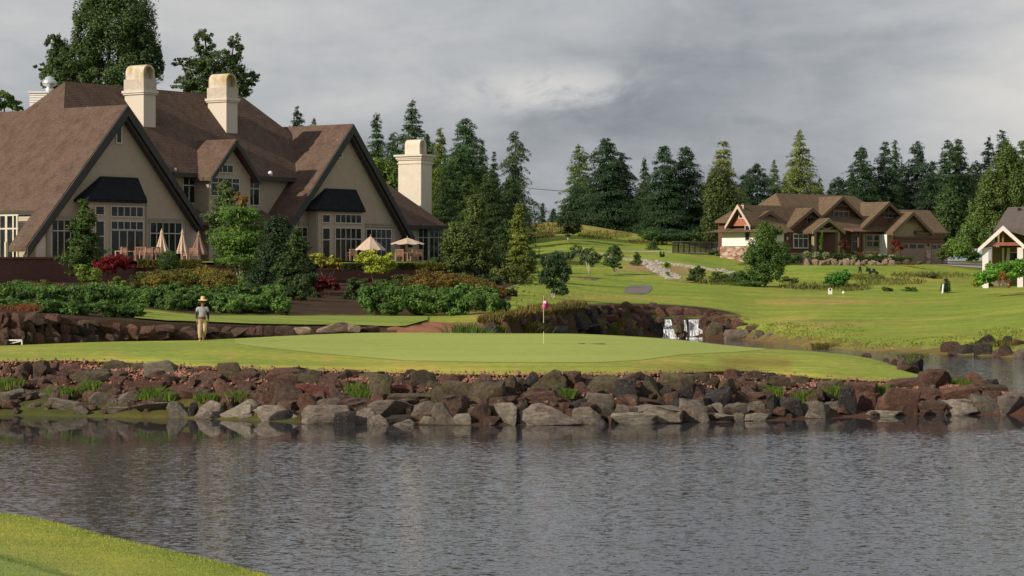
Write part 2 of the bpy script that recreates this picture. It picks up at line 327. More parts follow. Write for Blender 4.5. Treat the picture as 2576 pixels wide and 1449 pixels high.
def turf_mat(name, c, v=.12, stripes=True):
    m, nt, b = newmat(name)
    f1 = noise(nt, .15, 4, 'Object', .6, sc=(.5,2.5,1)); f2 = noise(nt, 3, 5, 'Object', .7)
    lo = tuple(x*(1-v) for x in c); hi = tuple(x*(1+v) for x in c)
    col = ramp(nt, f1, [(.3, lo), (.7, hi)]); col = mixc(nt, col, ramp(nt, f2, [(.3,(.88,.9,.9)),(.7,(1.1,1.08,1.08))]), 1, 'MULTIPLY')
    nt.links.new(col, b.inputs['Base Color']); b.inputs['Roughness'].default_value = .95; b.inputs['Specular IOR Level'].default_value = .1
    bump(nt, b, noise(nt, 14, 4, 'Object', .8), .3, .04); return m
sheet('putting_green', [(590,864),(644,873),(819,891),(1019,908),(1288,913),(1500,913),(1620,906),(1713,893),(1850,886),(1930,880)],
      [(590,853),(700,846),(840,839),(1000,838.5),(1200,840),(1450,841),(1618,850),(1788,862),(1930,878)], turf_mat('close mown green', (.312,.36,.09), .08), label='close mown pale putting green on the peninsula')
sheet('lawn', [(338,806),(420,810),(520,813),(640,818),(760,820),(870,820),(980,824),(1020,823),(1078,807)], [(338,799),(420,797.5),(640,797.5),(900,797.5),(1078,798)],
      turf_mat('mown lawn', (.22,.27,.05), .2), off=.07, step=6, ymin=97, label='narrow mown lawn between the rock wall and the shrubs')
ASPH = plain('asphalt path', (.15,.125,.12), .9, .12, 1.5)
sheet('cart_path', [(1570,730),(1574,737),(1582,740),(1630,740),(1637,731),(1640,726)], [(1570,729),(1576,723),(1590,719),(1636,718),(1640,721)], ASPH, off=.03, ymin=165, step=2, label='short piece of grey asphalt cart path on the mound')
sheet('driveway', [(2296,662),(2380,668),(2470,676),(2580,680)], [(2296,657.5),(2380,657.5),(2470,664),(2580,668)], plain('pale concrete', (.33,.28,.25), .9, .08), off=.04, ymin=210, label='pale concrete driveway in front of the garages')
sheet('garden_path', [(1560,634),(1640,635.5),(1700,637),(1800,640)], [(1560,632),(1640,633),(1700,634.5),(1800,637)], plain('gravel path', (.42,.33,.27), .9, .15), off=.04, ymin=210, label='thin pale gravel path below the hill lawn')
# near bank under the camera
def near_bank():
    A = Vector((-6.25, 26.9)); B = Vector((-1.95, 21.2)); d = (B-A).normalized(); n = Vector((-d.y, d.x)); n = n if n.y > 0 else -n
    ts = [-120,-60,-30]+[x*.5 for x in range(-40, 60)]+[40,60,120]
    ws = [4,2.5,1.2,.5,.15,0,-.3,-.8,-1.5,-2.5,-3.2,-3.6,-4.2,-6,-9,-14,-22,-40,-90]
    zs = [-1,-.4,.6,1.6,2.1,2.28,2.36,2.4,2.4,2.38,2.36,2.33,2.35,2.5,2.9,3.4,3.65,3.65,3.65]
    V = []
    for t in ts:
        for w, z in zip(ws, zs):
            wig = .12*math.sin(t*.5)+.08*math.sin(t*1.3+1)
            p = A+d*t+n*(w+wig); V.append((p.x, p.y, z+.03*math.sin(t*.9+w)))
    k = len(ws); f = [(i*k+j, (i+1)*k+j, (i+1)*k+j+1, i*k+j+1) for i in range(len(ts)-1) for j in range(k-1)]
    me = qmesh('near_bank', V, f)
    m, nt, b = newmat('near turf')
    tc = nt.nodes.new('ShaderNodeTexCoord'); dt = nt.nodes.new('ShaderNodeVectorMath'); dt.operation = 'DOT_PRODUCT'; dt.inputs[1].default_value = (n.x, n.y, 0)
    nt.links.new(tc.outputs['Object'], dt.inputs[0]); off = A.dot(n)
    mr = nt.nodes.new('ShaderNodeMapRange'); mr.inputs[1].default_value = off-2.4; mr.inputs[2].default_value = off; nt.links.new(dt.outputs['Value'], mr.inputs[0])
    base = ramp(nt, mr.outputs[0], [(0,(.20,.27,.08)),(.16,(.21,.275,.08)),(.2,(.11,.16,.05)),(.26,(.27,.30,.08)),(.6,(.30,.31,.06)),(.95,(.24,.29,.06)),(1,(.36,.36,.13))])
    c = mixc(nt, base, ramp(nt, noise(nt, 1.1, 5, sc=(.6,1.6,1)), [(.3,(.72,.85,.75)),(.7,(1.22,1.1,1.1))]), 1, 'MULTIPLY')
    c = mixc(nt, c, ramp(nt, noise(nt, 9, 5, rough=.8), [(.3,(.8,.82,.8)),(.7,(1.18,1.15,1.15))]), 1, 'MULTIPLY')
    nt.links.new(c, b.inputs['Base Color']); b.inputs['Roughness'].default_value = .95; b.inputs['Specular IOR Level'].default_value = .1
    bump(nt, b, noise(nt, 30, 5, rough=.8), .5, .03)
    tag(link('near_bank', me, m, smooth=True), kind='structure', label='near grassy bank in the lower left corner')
near_bank()
def water():
    me = qmesh('pond_water', [(-900,-60,0),(900,-60,0),(900,500,0),(-900,500,0)], [(0,1,2,3)])
    m, nt, b = newmat('pond water')
    b.inputs['Base Color'].default_value = (.036,.036,.040,1); b.inputs['Roughness'].default_value = .03; b.inputs['IOR'].default_value = 1.333
    n1 = noise(nt, 3.0, 3, 'Object', .55, sc=(.75,1.3,1)); n2 = noise(nt, 9, 2, 'Object', .5, sc=(.8,1.2,1)); n3 = noise(nt, .9, 3, 'Object', .5)
    def mth(op, a, c2):
        x = nt.nodes.new('ShaderNodeMath'); x.operation = op
        for i, v in enumerate((a, c2)):
            if hasattr(v, 'links'): nt.links.new(v, x.inputs[i])
            else: x.inputs[i].default_value = v
        return x.outputs[0]
    def ncol(scale, det, sc):
        tc = nt.nodes.new('ShaderNodeTexCoord'); mp = nt.nodes.new('ShaderNodeMapping'); mp.inputs['Scale'].default_value = sc; mp.inputs['Rotation'].default_value = (0,0,R(12))
        n = nt.nodes.new('ShaderNodeTexNoise'); n.inputs['Scale'].default_value = scale; n.inputs['Detail'].default_value = det; n.inputs['Roughness'].default_value = .55
        nt.links.new(tc.outputs['Object'], mp.inputs[0]); nt.links.new(mp.outputs[0], n.inputs['Vector']); return n.outputs['Color']
    def vm(op, a, c2):
        x = nt.nodes.new('ShaderNodeVectorMath'); x.operation = op
        for i, v in enumerate((a, c2)):
            if hasattr(v, 'links'): nt.links.new(v, x.inputs[i])
            else: x.inputs[i].default_value = v
        return x.outputs[0]
    va = vm('MULTIPLY', vm('SUBTRACT', ncol(13.0, 2, (.5,1.2,1)), (.5,.5,.5)), (.4,1.0,0)); vb_ = vm('MULTIPLY', vm('SUBTRACT', ncol(4.5, 2, (.45,1.2,1)), (.5,.5,.5)), (.08,.27,0))
    vs = vm('ADD', va, vb_)
    tc = nt.nodes.new('ShaderNodeTexCoord'); sp = nt.nodes.new('ShaderNodeSeparateXYZ'); nt.links.new(tc.outputs['Object'], sp.inputs[0])
    # wind shelter: calm strip along the rock bank, ruffled in the open
    wob = mth('MULTIPLY', mth('SUBTRACT', noise(nt, .25, 3, 'Object', .5), .5), 7)
    yy = mth('ADD', mth('ADD', sp.outputs[1], wob), mth('MULTIPLY', sp.outputs[0], -.22))
    mr = nt.nodes.new('ShaderNodeMapRange'); mr.interpolation_type = 'SMOOTHSTEP'
    mr.inputs[1].default_value = 63; mr.inputs[2].default_value = 71.5; mr.inputs[3].default_value = .40; mr.inputs[4].default_value = .02; nt.links.new(yy, mr.inputs[0])
    mr2 = nt.nodes.new('ShaderNodeMapRange'); mr2.inputs[1].default_value = 84; mr2.inputs[2].default_value = 95; mr2.inputs[3].default_value = 0; mr2.inputs[4].default_value = .3; nt.links.new(sp.outputs[1], mr2.inputs[0])
    st = mth('MAXIMUM', mr.outputs[0], mr2.outputs[0]); cb_ = nt.nodes.new('ShaderNodeCombineXYZ')
    for k in range(3): nt.links.new(st, cb_.inputs[k])
    nn = vm('ADD', vm('MULTIPLY', vs, cb_.outputs[0]), (0,0,1)); nm = nt.nodes.new('ShaderNodeVectorMath'); nm.operation = 'NORMALIZE'; nt.links.new(nn, nm.inputs[0])
    nt.links.new(nm.outputs[0], b.inputs['Normal'])
    tag(link('pond_water', me, m), kind='structure', label='dark rippled pond water')
water()
# ---------------------------------------------------------------- building frames: u along the facade, v into the building
class Frame:
    def __init__(s, ox, oy, ux, uy):
        l = math.hypot(ux, uy); s.o = (ox, oy); s.u = (ux/l, uy/l); s.w = (-uy/l, ux/l)
    def __call__(s, u, v, z): return (s.o[0]+s.u[0]*u+s.w[0]*v, s.o[1]+s.u[1]*u+s.w[1]*v, z)
    def hit(s, px, py, v):      # facade plane at depth v: returns u, z
        r = (px-CX)/F; bx = s.o[0]+s.w[0]*v; by = s.o[1]+s.w[1]*v
        t = (r*by-bx)/(s.u[0]-r*s.u[1]); Y = by+s.u[1]*t; return t, H-(py-YH)/F*Y
    def hitv(s, px, py, u):     # side plane at u: returns v, z
        r = (px-CX)/F; bx = s.o[0]+s.u[0]*u; by = s.o[1]+s.u[1]*u
        t = (r*by-bx)/(s.w[0]-r*s.w[1]); Y = by+s.w[1]*t; return t, H-(py-YH)/F*Y
def bars(mb, u0, u1, z0, z1, v, w, d, cols, rows, vs=None):
    """window frame: outer frame plus glazing bars, standing proud of the wall at v"""
    a, b = v-d, v+.01
    mb.box(u0-w, u0, a, b, z0-w, z1+w).box(u1, u1+w, a, b, z0-w, z1+w).box(u0, u1, a, b, z1, z1+w).box(u0, u1, a, b, z0-w, z0)
    for i in range(1, cols): c = u0+(u1-u0)*i/cols; mb.box(c-w*.4, c+w*.4, a+.02, b, z0, z1)
    for rr in rows: c = z0+(z1-z0)*rr; mb.box(u0, u1, a+.01, b, c-w*.45, c+w*.45)
def window(fr, par, base, px0, px1, py0, py1, v, cols=1, rows=(), w=.1, name='window', z=None, fm=None):
    u0, zt = fr.hit(px0, py0, v); u1, _ = fr.hit(px1, py0, v); _, zb = fr.hit(px0, py1, v); _, zb2 = fr.hit(px1, py0, v); zt = (zt+zb2)/2
    _, zc = fr.hit(px1, py1, v); zb = (zb+zc)/2
    m = MB(fr); bars(m, u0, u1, zb, zt, v, w, .09, cols, rows); f = m.build(name, fm or FRAME, par, base)
    g = MB(fr); g.box(u0, u1, v-.03, v+.005, zb, zt); g.build('pane', GLASS, f); bpy.data.objects[-1] if False else None
    for ch in f.children: 
        ch.data.transform(Matrix.Translation((-base[0], -base[1], -base[2])))
    return f, (u0, u1, zb, zt)
# ================================================================ CLUBHOUSE
K = Frame(-32.8, 186.7, .582, .813)
cb = K(0, 0, 5.5)
club = thing('clubhouse', 'large tan stucco clubhouse with steep brown shake roofs and three cream chimneys', 'clubhouse', cb)
TZ = 5.45; SL = 1.07
def wallpart(name, mb, mat=STUCCO): return mb.build(name, mat, club, cb)
def gable_wall(u0, half, za, v0, v1, zbase=TZ, hw=None, sl=SL):
    hw = hw or half; ze = za-hw*sl
    return MB(K).prism([(u0-hw, v0, zbase), (u0+hw, v0, zbase), (u0+hw, v0, ze), (u0, v0, za), (u0-hw, v0, ze)], (0, v1-v0, 0))
# walls
wallpart('wall', gable_wall(0, 9, 18.0, 0, 34, hw=9.6))
wallpart('wall', gable_wall(29.5, 9, 17.95, 0, 22, hw=8.7))
wallpart('wall', MB(K).box(2, 28, 2.7, 17, TZ, 13.1))
wallpart('wall', MB(K).prism([(11.6,.9,TZ),(17,.9,TZ),(17,.9,13.1),(14.3,.9,15.7),(11.6,.9,13.1)], (0,6,0)))
wallpart('wall', MB(K).box(38.3, 47.3, 2.6, 14, TZ, 9.0))
# roofs (slabs with thickness)
RT = .42
def roof(mb): return mb.build('roof', SHAKE, club, cb)
# left wing: long left slope, catslide at the front
zl = lambda du: 18.55-SL*du
r = MB(K)
r.prism([(0,-.75,18.55),(-11.15,-.75,6.62),(-11.15,1.3,6.62),(0,1.3,18.55)], (0,0,-RT))
r.prism([(0,1.3,18.55),(-8.35,1.3,zl(8.35)),(-8.35,36,zl(8.35)),(0,36,18.55)], (0,0,-RT))
r.prism([(0,-.75,18.55),(9.0,-.75,8.95),(9.0,12,8.95),(0,12,18.55)], (0,0,-RT))
roof(r)
# right wing
r = MB(K)
r.prism([(29.5,-.75,18.45),(20.2,-.75,8.6),(20.2,10,8.6),(29.5,10,18.45)], (0,0,-RT))
r.prism([(29.5,-.75,18.45),(38.9,-.75,7.75),(38.9,14,7.75),(29.5,14,18.45)], (0,0,-RT))
roof(r)
# main hipped block (solid)
zr, ze, vr = 21.15, 13.25, 9.5; run = 7.5
A = (2.6, vr, zr); B = (25.4, vr, zr)
r = MB(K); e0 = (2.6-run, vr-run, ze); e1 = (25.4+run, vr-run, ze); e2 = (25.4+run, vr+run, ze); e3 = (2.6-run, vr+run, ze)
r.poly([e0, e1, B, A]).poly([e1, e2, B]).poly([e2, e3, A, B]).poly([e3, e0, A])
r.poly([(e0[0],e0[1],ze-.35),(e1[0],e1[1],ze-.35),(e2[0],e2[1],ze-.35),(e3[0],e3[1],ze-.35)])
for a, b in ((e0,e1),(e1,e2),(e2,e3),(e3,e0)): r.poly([a, b, (b[0],b[1],ze-.35), (a[0],a[1],ze-.35)])
roof(r)
# far left wing: low ridge running back
# dormer gable
r = MB(K)
r.prism([(14.3,.15,16.35),(11.05,.15,12.85),(11.05,4,12.85),(14.3,6,16.35)], (0,0,-.3))
r.prism([(14.3,.15,16.35),(17.55,.15,12.85),(17.55,4,12.85),(14.3,6,16.35)], (0,0,-.3))
roof(r)
# skirt roofs between wings and pavilion hip roof
r = MB(K).prism([(8.6,-.2,8.9),(20.4,-.2,8.9),(20.4,2.7,10.2),(8.6,2.7,10.2)], (0,0,-.3)); roof(r)
u1, u0, v0, v1, hz = 47.8, 34.0, 2.0, 15.0, 9.08; run3 = 6.5
r = MB(K); q0=(u0,v0,hz); q1=(u1,v0,hz); q2=(u1,v1,hz); q3=(u0,v1,hz); pk=(u1-run3, (v0+v1)/2, hz+run3*.98); pk0=(u0,(v0+v1)/2,hz+run3*.98)
r.poly([q0,q1,pk,pk0]).poly([q1,q2,pk]).poly([q2,q3,pk0,pk]).poly([q0,q1,q2,q3][::-1]); r.prism([(u0,v0,hz),(u1,v0,hz),(u1,v1,hz),(u0,v1,hz)],(0,0,-.3)); roof(r)
# rakes: grey green barge boards with soffit shadow built in as a dark strip
def barge(u0, za, hl, zlow, hr, zlow2, v):
    m = MB(K)
    for (hu, zz) in ((-hl, zlow), (hr, zlow2)):
        m.prism([(u0, v, za-.05), (u0+hu, v, zz-.05), (u0+hu, v, zz-.75), (u0, v, za-.95)], (0, -.12, 0))
        m.prism([(u0, v+.1, za-.95), (u0+hu*.985, v+.1, zz-.7), (u0+hu*.985, v+.1, zz-1.0), (u0, v+.1, za-1.3)], (0, .5, 0))
    m.build('bargeboard', BARGE, club, cb)
barge(0, 18.55, 11.1, 6.62, 8.95, 8.98, -.76); barge(29.5, 18.45, 9.25, 8.65, 9.35, 7.8, -.76)
m = MB(K)
for s in (-1, 1): m.prism([(14.3,.14,16.3),(14.3+s*3.2,.14,12.85),(14.3+s*3.2,.14,12.35),(14.3,.14,15.75)], (0,-.1,0))
m.build('bargeboard', BARGE, club, cb)
# gutters / eaves
for q_ in ((8.2, 11.0, 1.88, 2.0, 12.85, 13.2),(17.6, 24.6, 1.88, 2.0, 12.85, 13.2),(38.7, 47.9, 1.88, 2.0, 8.7, 9.05),(-8.5, -8.33, 1.35, 30, zl(8.35)-.42, zl(8.35)-.1)): MB(K).box(*q_).build('gutter', BARGE, club, cb)
# trim band and corner posts
for c, hw in ((0, 9.3), (29.5, 8.5)):
    MB(K).box(c-hw+1.5, c+hw-.9, -.1, .0, 8.75, 9.0).box(c-hw+1.6, c+hw-1, -.16, .0, 8.99, 9.1).build('trim_band', TRIM, club, cb)
for c in (-8.0, 8.0, 21.9, 37.2): MB(K).box(c-.3, c+.3, -.08, 0, TZ, 8.75).build('corner_trim', TRIM, club, cb)
# projecting bays with slate hoods
def bay(pxs, hood_top, hood_bot, vb=-1.3):
    u0, _ = K.hit(pxs[0], 600, vb); u1, _ = K.hit(pxs[1], 600, vb)
    ta, zt = K.hit(*hood_top[0], 0); tb, zt2 = K.hit(*hood_top[1], 0)
    ba, zb = K.hit(*hood_bot[0], vb-.35); bb, zb2 = K.hit(*hood_bot[1], vb-.35); zb = (zb+zb2)/2; zt = (zt+zt2)/2
    MB(K).box(u0, u1, vb, 0.0, TZ, zb).build('bay_wall', STUCCO, club, cb)
    h = MB(K); p = [(ba,vb-.35,zb),(bb,vb-.35,zb),(bb,-.0,zb),(ba,-.0,zb)]; t0=(ta,-.25,zt); t1=(tb,-.25,zt); t2=(tb,0,zt); t3=(ta,0,zt)
    h.poly([p[0],p[1],t1,t0]).poly([p[1],p[2],t2,t1]).poly([p[3],p[0],t0,t3]).poly([t0,t1,t2,t3]).poly(p)
    h.box(ba, bb, vb-.33, 0, zb-.22, zb-.003); h.build('hood_roof', DARKROOF, club, cb)
    t = MB(K)
    for zc in (zb-.55, 8.72): t.box(u0-.05, u1+.05, vb-.08, vb+.0, zc, zc+.3)
    return vb
vb = bay((222,369), ((252,443),(342,448)), ((221,502),(371,503)))
vb = bay((800,917), ((818,473),(891,478)), ((795,525.5),(920,528)))
wn = lambda *a, **k: window(K, club, cb, *a, **k)
for L in ((128,192,552,655,0,4,(.72,),), (377,455,561,655,0,5,(.72,)), (240,260,520,539,vb,1,()), (279,358,521,544,vb,5,()), (240,260,557,655,vb,1,(.62,)), (279,358,558,578,vb,5,()),
          (720,785,573,655,0,5,(.72,)), (921,982,578,655,0,5,(.72,)), (811,828,541,559,vb,1,()), (843,907,541,560,vb,5,()), (811,828,575,655,vb,1,(.65,)), (843,907,575,657,vb,5,(.68,)),
          (545,584,416,433,.9,3,()), (530,600,449,492,.9,4,(.72,)), (1052,1075,573,655,2.6,2,(.7,)), (1080,1112,573,655,2.6,3,(.7,))):
    wn(*L)
for L in ((460,489,446,510,2.7,2,(.68,)), (622,650,455,515,2.7,2,(.68,))): wn(*L, w=.13)
for L in ((293,303,309,358,0), (850,858,355,394,0)): window(K, club, cb, *L, 1, (), w=.16, name='gable_vent')
# french door under the transom
f, q = wn(279,358,580,657,vb,4,(), w=.12, name='french_door')
# arched left niche, its sunlight painted in as cream, and arched door right
u0, z0 = K.hit(122, 645, 0)
m = MB(K); pa = [(-8.95+.5*math.cos(a), -.02, 7.1+.5*math.sin(a)) for a in [math.pi*i/8 for i in range(9)]]
m.prism([(-8.45,-.02,TZ)]+pa+[(-9.45,-.02,TZ)], (0,.015,0)).build('niche', CREAM, club, cb)
m = MB(K); pa = [(37.9+.5*math.cos(a), -.02, 7.3+.5*math.sin(a)) for a in [math.pi*i/8 for i in range(9)]]
m.prism([(38.4,-.02,TZ)]+pa+[(37.4,-.02,TZ)], (0,.015,0)).build('arched_door', BROWN, club, cb)
# left side wall windows (lit frames under the eave)
u = -9.62; va_, _ = K.hitv(47, 600, u); vb2, _ = K.hitv(-25, 600, u); _, zt_ = K.hitv(30, 577, u); zz_ = zl(8.35)-.5
m = MB(K)
for z in (TZ+.05, zt_, zz_): m.box(u-.08, u, va_, vb2, z, z+.12)
for pp_ in (46,36.5,20,18,2,0,-16): c, _ = K.hitv(pp_, 600, u); m.box(u-.09, u, c, c+.16, TZ, zz_+.1)
w_ = m.build('window', CREAM, club, cb); MB(K).box(u-.03, u-.001, va_+.1, vb2-.1, TZ+.1, zz_).build('pane', GLASS, w_, cb)
m = MB(K); v0_, _ = K.hitv(40, 600, -9.9); m.tube((-10.4,v0_+.6,TZ),(-10.4,v0_+.6,7.0),.14,n=8); m.build('porch_post', CREAM, club, cb)
# chimneys
MOSSY = None
def chim_mat():
    m, nt, b = newmat('weathered cream render')
    f = noise(nt, 1.1, 5); tc = nt.nodes.new('ShaderNodeTexCoord'); sp = nt.nodes.new('ShaderNodeSeparateXYZ'); nt.links.new(tc.outputs['Object'], sp.inputs[0])
    mr = nt.nodes.new('ShaderNodeMapRange'); mr.inputs[1].default_value = 14.8; mr.inputs[2].default_value = 16.6; nt.links.new(sp.outputs[2], mr.inputs[0])
    mm = nt.nodes.new('ShaderNodeMath'); mm.operation = 'MULTIPLY'; nt.links.new(mr.outputs[0], mm.inputs[0]); nt.links.new(ramp(nt, f, [(.4,(.1,.1,.1)),(.62,(.8,.8,.8))]), mm.inputs[1])
    c = mixc(nt, (.62,.55,.455), (.36,.25,.06), mm.outputs[0]); nt.links.new(c, b.inputs['Base Color']); b.inputs['Roughness'].default_value = .9; return m
CHIM = chim_mat()
def chimney(u0, u1, v0, v1, zb, zsh, ztop, full=False, mat=CHIM):
    c = MB(K); c.box(u0, u1, v0, v1, zb, zsh); o = c.build('chimney', mat, club, cb)
    t = MB(K); t.box(u0-.12, u1+.12, v0-.12, v1+.12, zsh-.35, zsh-.2).box(u0-.2, u1+.2, v0-.2, v1+.2, zsh-.2, zsh+.02)
    if full: t.box(u0-.35, u1+.35, v0-.35, v1+.35, zsh+.02, zsh+.22); t.box(u0-.08,u1+.08,v0-.08,v1+.08,zsh-.75,zsh-.6)
    t.build('chimney_cap', CREAM, o, cb)
    # barrel hood, axis along v, open arch at the front
    uw = (u1-u0)/2; uc = (u0+u1)/2; w = uw-.05; a0, b0 = v0+.06, v1-.06
    zc = ztop-w*.95
    z1 = zsh+(.22 if full else .02)
    if full: w = uw*.62; a0 = v0+.45; b0 = v1-.6; zc = ztop-w
    else:
        b2 = MB(K); b2.box(u0-.06, u1+.06, v0-.06, v1+.06, z1, z1+(zc-z1)*.62); b2.build('chimney_louvre', plain('louvre render', (.50,.43,.35), .9, .15, 3), o, cb); z1 += (zc-z1)*.62
    pts = [(uc+w, 0, z1)]+[(uc+w*math.cos(a), 0, zc+w*math.sin(a)) for a in [math.pi*i/12 for i in range(13)]]+[(uc-w, 0, z1)]
    inn = [(uc+(p[0]-uc)*.72, 0, z1 if abs(p[2]-z1) < 1e-6 else zc+(p[2]-zc)*.72) for p in pts]
    h = MB(K); n = len(pts)
    for v_a, v_b in ((a0, b0),):
        for i in range(n-1):
            p, q, s_, t_ = pts[i], pts[i+1], inn[i+1], inn[i]
            h.prism([(p[0],v_a,p[2]),(q[0],v_a,q[2]),(s_[0],v_a,s_[2]),(t_[0],v_a,t_[2])], (0, v_b-v_a, 0))
    h.prism([(p[0], a0+.5, p[2]) for p in inn], (0, b0-a0-.6, 0))
    h.build('chimney_hood', mat, o, cb)
chimney(8.56, 10.05, 5.9, 8.25, 15.5, 20.6, 22.9); chimney(19.2, 20.7, 5.87, 8.2, 15.5, 20.55, 22.85)
chimney(48.6, 50.4, 6, 9, TZ, 16.3, 18.1, True, CREAM)
# parapet box with vent, far left behind the ridge
pb = K(-1.5, 17, 0)
m = MB(); X0, Y0, Z0 = W(96, 275, 205)
m.box(X0-.8, X0+.9, Y0, Y0+2, Z0-2, Zp(231,205)); m.box(X0-.9,X0+1,Y0-.1,Y0+2.1,Zp(234,205),Zp(231,205)+.05)
for k in range(4): m.box(X0-.82, X0+.92, Y0-.04, Y0, Zp(238+k*6,205), Zp(239.5+k*6,205))
m.build('parapet', WHITEW, club, cb)
xv, yv, zv = W(120, 231, 205.5)
MB().lathe((xv,yv+.8,zv-.1), [(.42,0),(.42,.45),(.30,.5),(.30,.62),(.62,.75),(.68,1.0),(.6,1.2),(.42,1.3),(.40,1.5),(.12,1.6),(0.01,1.62)], 20).build('roof_fan', METAL, club, cb, smooth=True)
for (px, py, Y, rr) in ((680,436,203.5,.2),(441,426,194,.12),(330,204,0,0),(220,271,190.6,.08),(758,357,0,0)):
    if Y:
        c0 = W(px, py, Y-.4); MB().lathe((c0[0],c0[1],c0[2]-rr), [(rr,0),(rr,rr*1.3),(rr*.5,rr*2),(.01,rr*2.1)], 12).build('roof_vent', WHITE, club, cb, smooth=True)
# downpipes and wall lamps
m = MB(K)
for u, v, z in ((K.hit(369,600,-1.38)[0],-1.36,11),(K.hit(797,600,-1.38)[0],-1.36,10.5)): m.tube((u,v,TZ),(u,v,z),.06)
m.build('downpipe', TRIM, club, cb)
for px, py in ((256,590),(415,600),(1058,600)):
    pass
# ================================================================ RETAINING WALLS in front of the terrace
TW = Frame(-32.8-K.w[0]*0+.813*14, 186.7-.582*14, .582, .813)
def retain(name, label, ua, ub, v, z0, z1, capz=.14, th=.5):
    o = K(0,0,0); b = TW(ua, v, z0); t = thing(name, label, 'wall', b)
    MB(TW).box(ua, ub, v, v+th, z0, z1).build('wall_face', BRICK, t, b); MB(TW).box(ua-.05, ub+.05, v-.08, v+th+.08, z1, z1+capz).build('coping', CAP, t, b)
def tu(px, v=0): return TW.hit(px, 660, v)[0]
retain('retaining_wall', 'plain red brick retaining wall at the far left below the lit window', tu(-60), tu(192), -.3, 3.4, 5.6)
retain('retaining_wall', 'long dark brick retaining wall below the closed parasols', tu(192), tu(790), -.1, 3.2, 5.02)
retain('retaining_wall', 'dark brick retaining wall below the two open parasols', tu(790)+.05, tu(1245), -.2, 3.4, 4.72)
retain('retaining_wall', 'middle step of the stepped brick walls beside the dark red maple', tu(860,-6), tu(1080,-6), -6, 2.6, 3.45)
retain('retaining_wall', 'lowest brick garden wall between the two rows of rhododendrons', tu(775,-22), tu(915,-22), -22, 2.0, 3.2)
# ================================================================ FAR HOUSE
G = Frame(53.8, 275, .737, .676)
gb = G(-20, 0, 5.0)
hs = thing('house', 'brown craftsman house with many gables and a two door garage', 'house', gb)
def hx(z): return 1784.4+z/4.0
def hy(z): return 456.2+z/4.0
def GH(zx, zy, v): return G.hit(hx(zx), hy(zy), v)
def gable(ap, l, r, v0, v1, zb, wall=BROWN, over=.6, truss=True, hw=None, thick=.28):
    """a front gable: apex/left/right eave tips in enlarged pixels on the plane v0"""
    ua, za = GH(*ap, v0); ul, zl_ = GH(*l, v0); ur, zr_ = GH(*r, v0)
    half = max(ua-ul, ur-ua) if not hw else hw; s = (za-zl_)/(ua-ul); ze = za-half*s
    w2 = half-.55
    MB(G).prism([(ua-w2, v0+over, zb-.6), (ua+w2, v0+over, zb-.6), (ua+w2, v0+over, za-.35-w2*s), (ua, v0+over, za-.35), (ua-w2, v0+over, za-.35-w2*s)], (0, v1-v0-over, 0)).build('wall', wall, hs, gb)
    rf = MB(G)
    for sg in (-1, 1): rf.prism([(ua, v0, za), (ua+sg*half, v0, ze), (ua+sg*half, v1, ze), (ua, v1, za)], (0,0,-thick))
    rf.build('roof', SHING, hs, gb)
    bb = MB(G)
    for sg in (-1, 1): bb.prism([(ua, v0-.001, za+.03), (ua+sg*(half+.02), v0-.001, ze+.03), (ua+sg*(half+.02), v0-.001, ze-.36), (ua, v0-.001, za-.42)], (0,-.1,0))
    bb.build('bargeboard', plain('brown trim', (.16,.10,.06), .7, .1), hs, gb)
    if truss:
        t = MB(G); zc = za-half*s*.42; wv = (za-zc)/s-.3
        t.box(ua-wv, ua+wv, v0+.1, v0+.25, zc-.12, zc+.1).box(ua-.09, ua+.09, v0+.1, v0+.25, zc, za-.4)
        for sg in (-1,1): t.tube((ua, v0+.17, zc), (ua+sg*wv*.5, v0+.17, zc+(za-zc)*.5), .07, n=4)
        t.build('gable_truss', plain('dark timber', (.05,.028,.018), .8, .2), hs, gb)
    return ua, za, half, s, ze
gz = 5.0
P1 = gable((2050,305),(1840,515),(2255,525), 0, 9, gz, TAN2)
P2 = gable((1810,205),(1530,475),(2090,470), 1.5, 11, gz, BROWN)
P3 = gable((1340,150),(1140,340),(1570,385), 3.0, 12, gz, BROWN)
P4 = gable((1035,265),(770,495),(1290,490), 0.5, 9, gz, BROWN)
P5 = gable((605,295),(450,390),(745,430), 2.0, 8, gz, BROWN)
# entry porch: open gable on posts
ua, za = GH(1200,370,-1.2); ul, zl_ = GH(1035,500,-1.2); half = ua-ul; s = (za-zl_)/half; ze_ = zl_
rf = MB(G)
for sg in (-1,1): rf.prism([(ua,-1.2,za),(ua+sg*half,-1.2,ze_),(ua+sg*half,4,ze_),(ua,4,za)], (0,0,-.28))
rf.build('porch_roof', SHING, hs, gb)
t = MB(G)
for sg in (-1,1):
    t.prism([(ua,-1.21,za+.02),(ua+sg*half,-1.21,ze_+.02),(ua+sg*half,-1.21,ze_-.35),(ua,-1.21,za-.4)], (0,-.1,0))
    t.box(ua+sg*(half-.8)-.2, ua+sg*(half-.8)+.2, -1, -.6, gz, ze_); t.tube((ua,-.9,za-1.3),(ua+sg*1.1,-.9,ze_+.5), .1, n=4)
t.box(ua-half+.7, ua+half-.7, -1.0, -.8, ze_-.1, ze_+.2); t.build('porch_frame', TAN2, hs, gb)
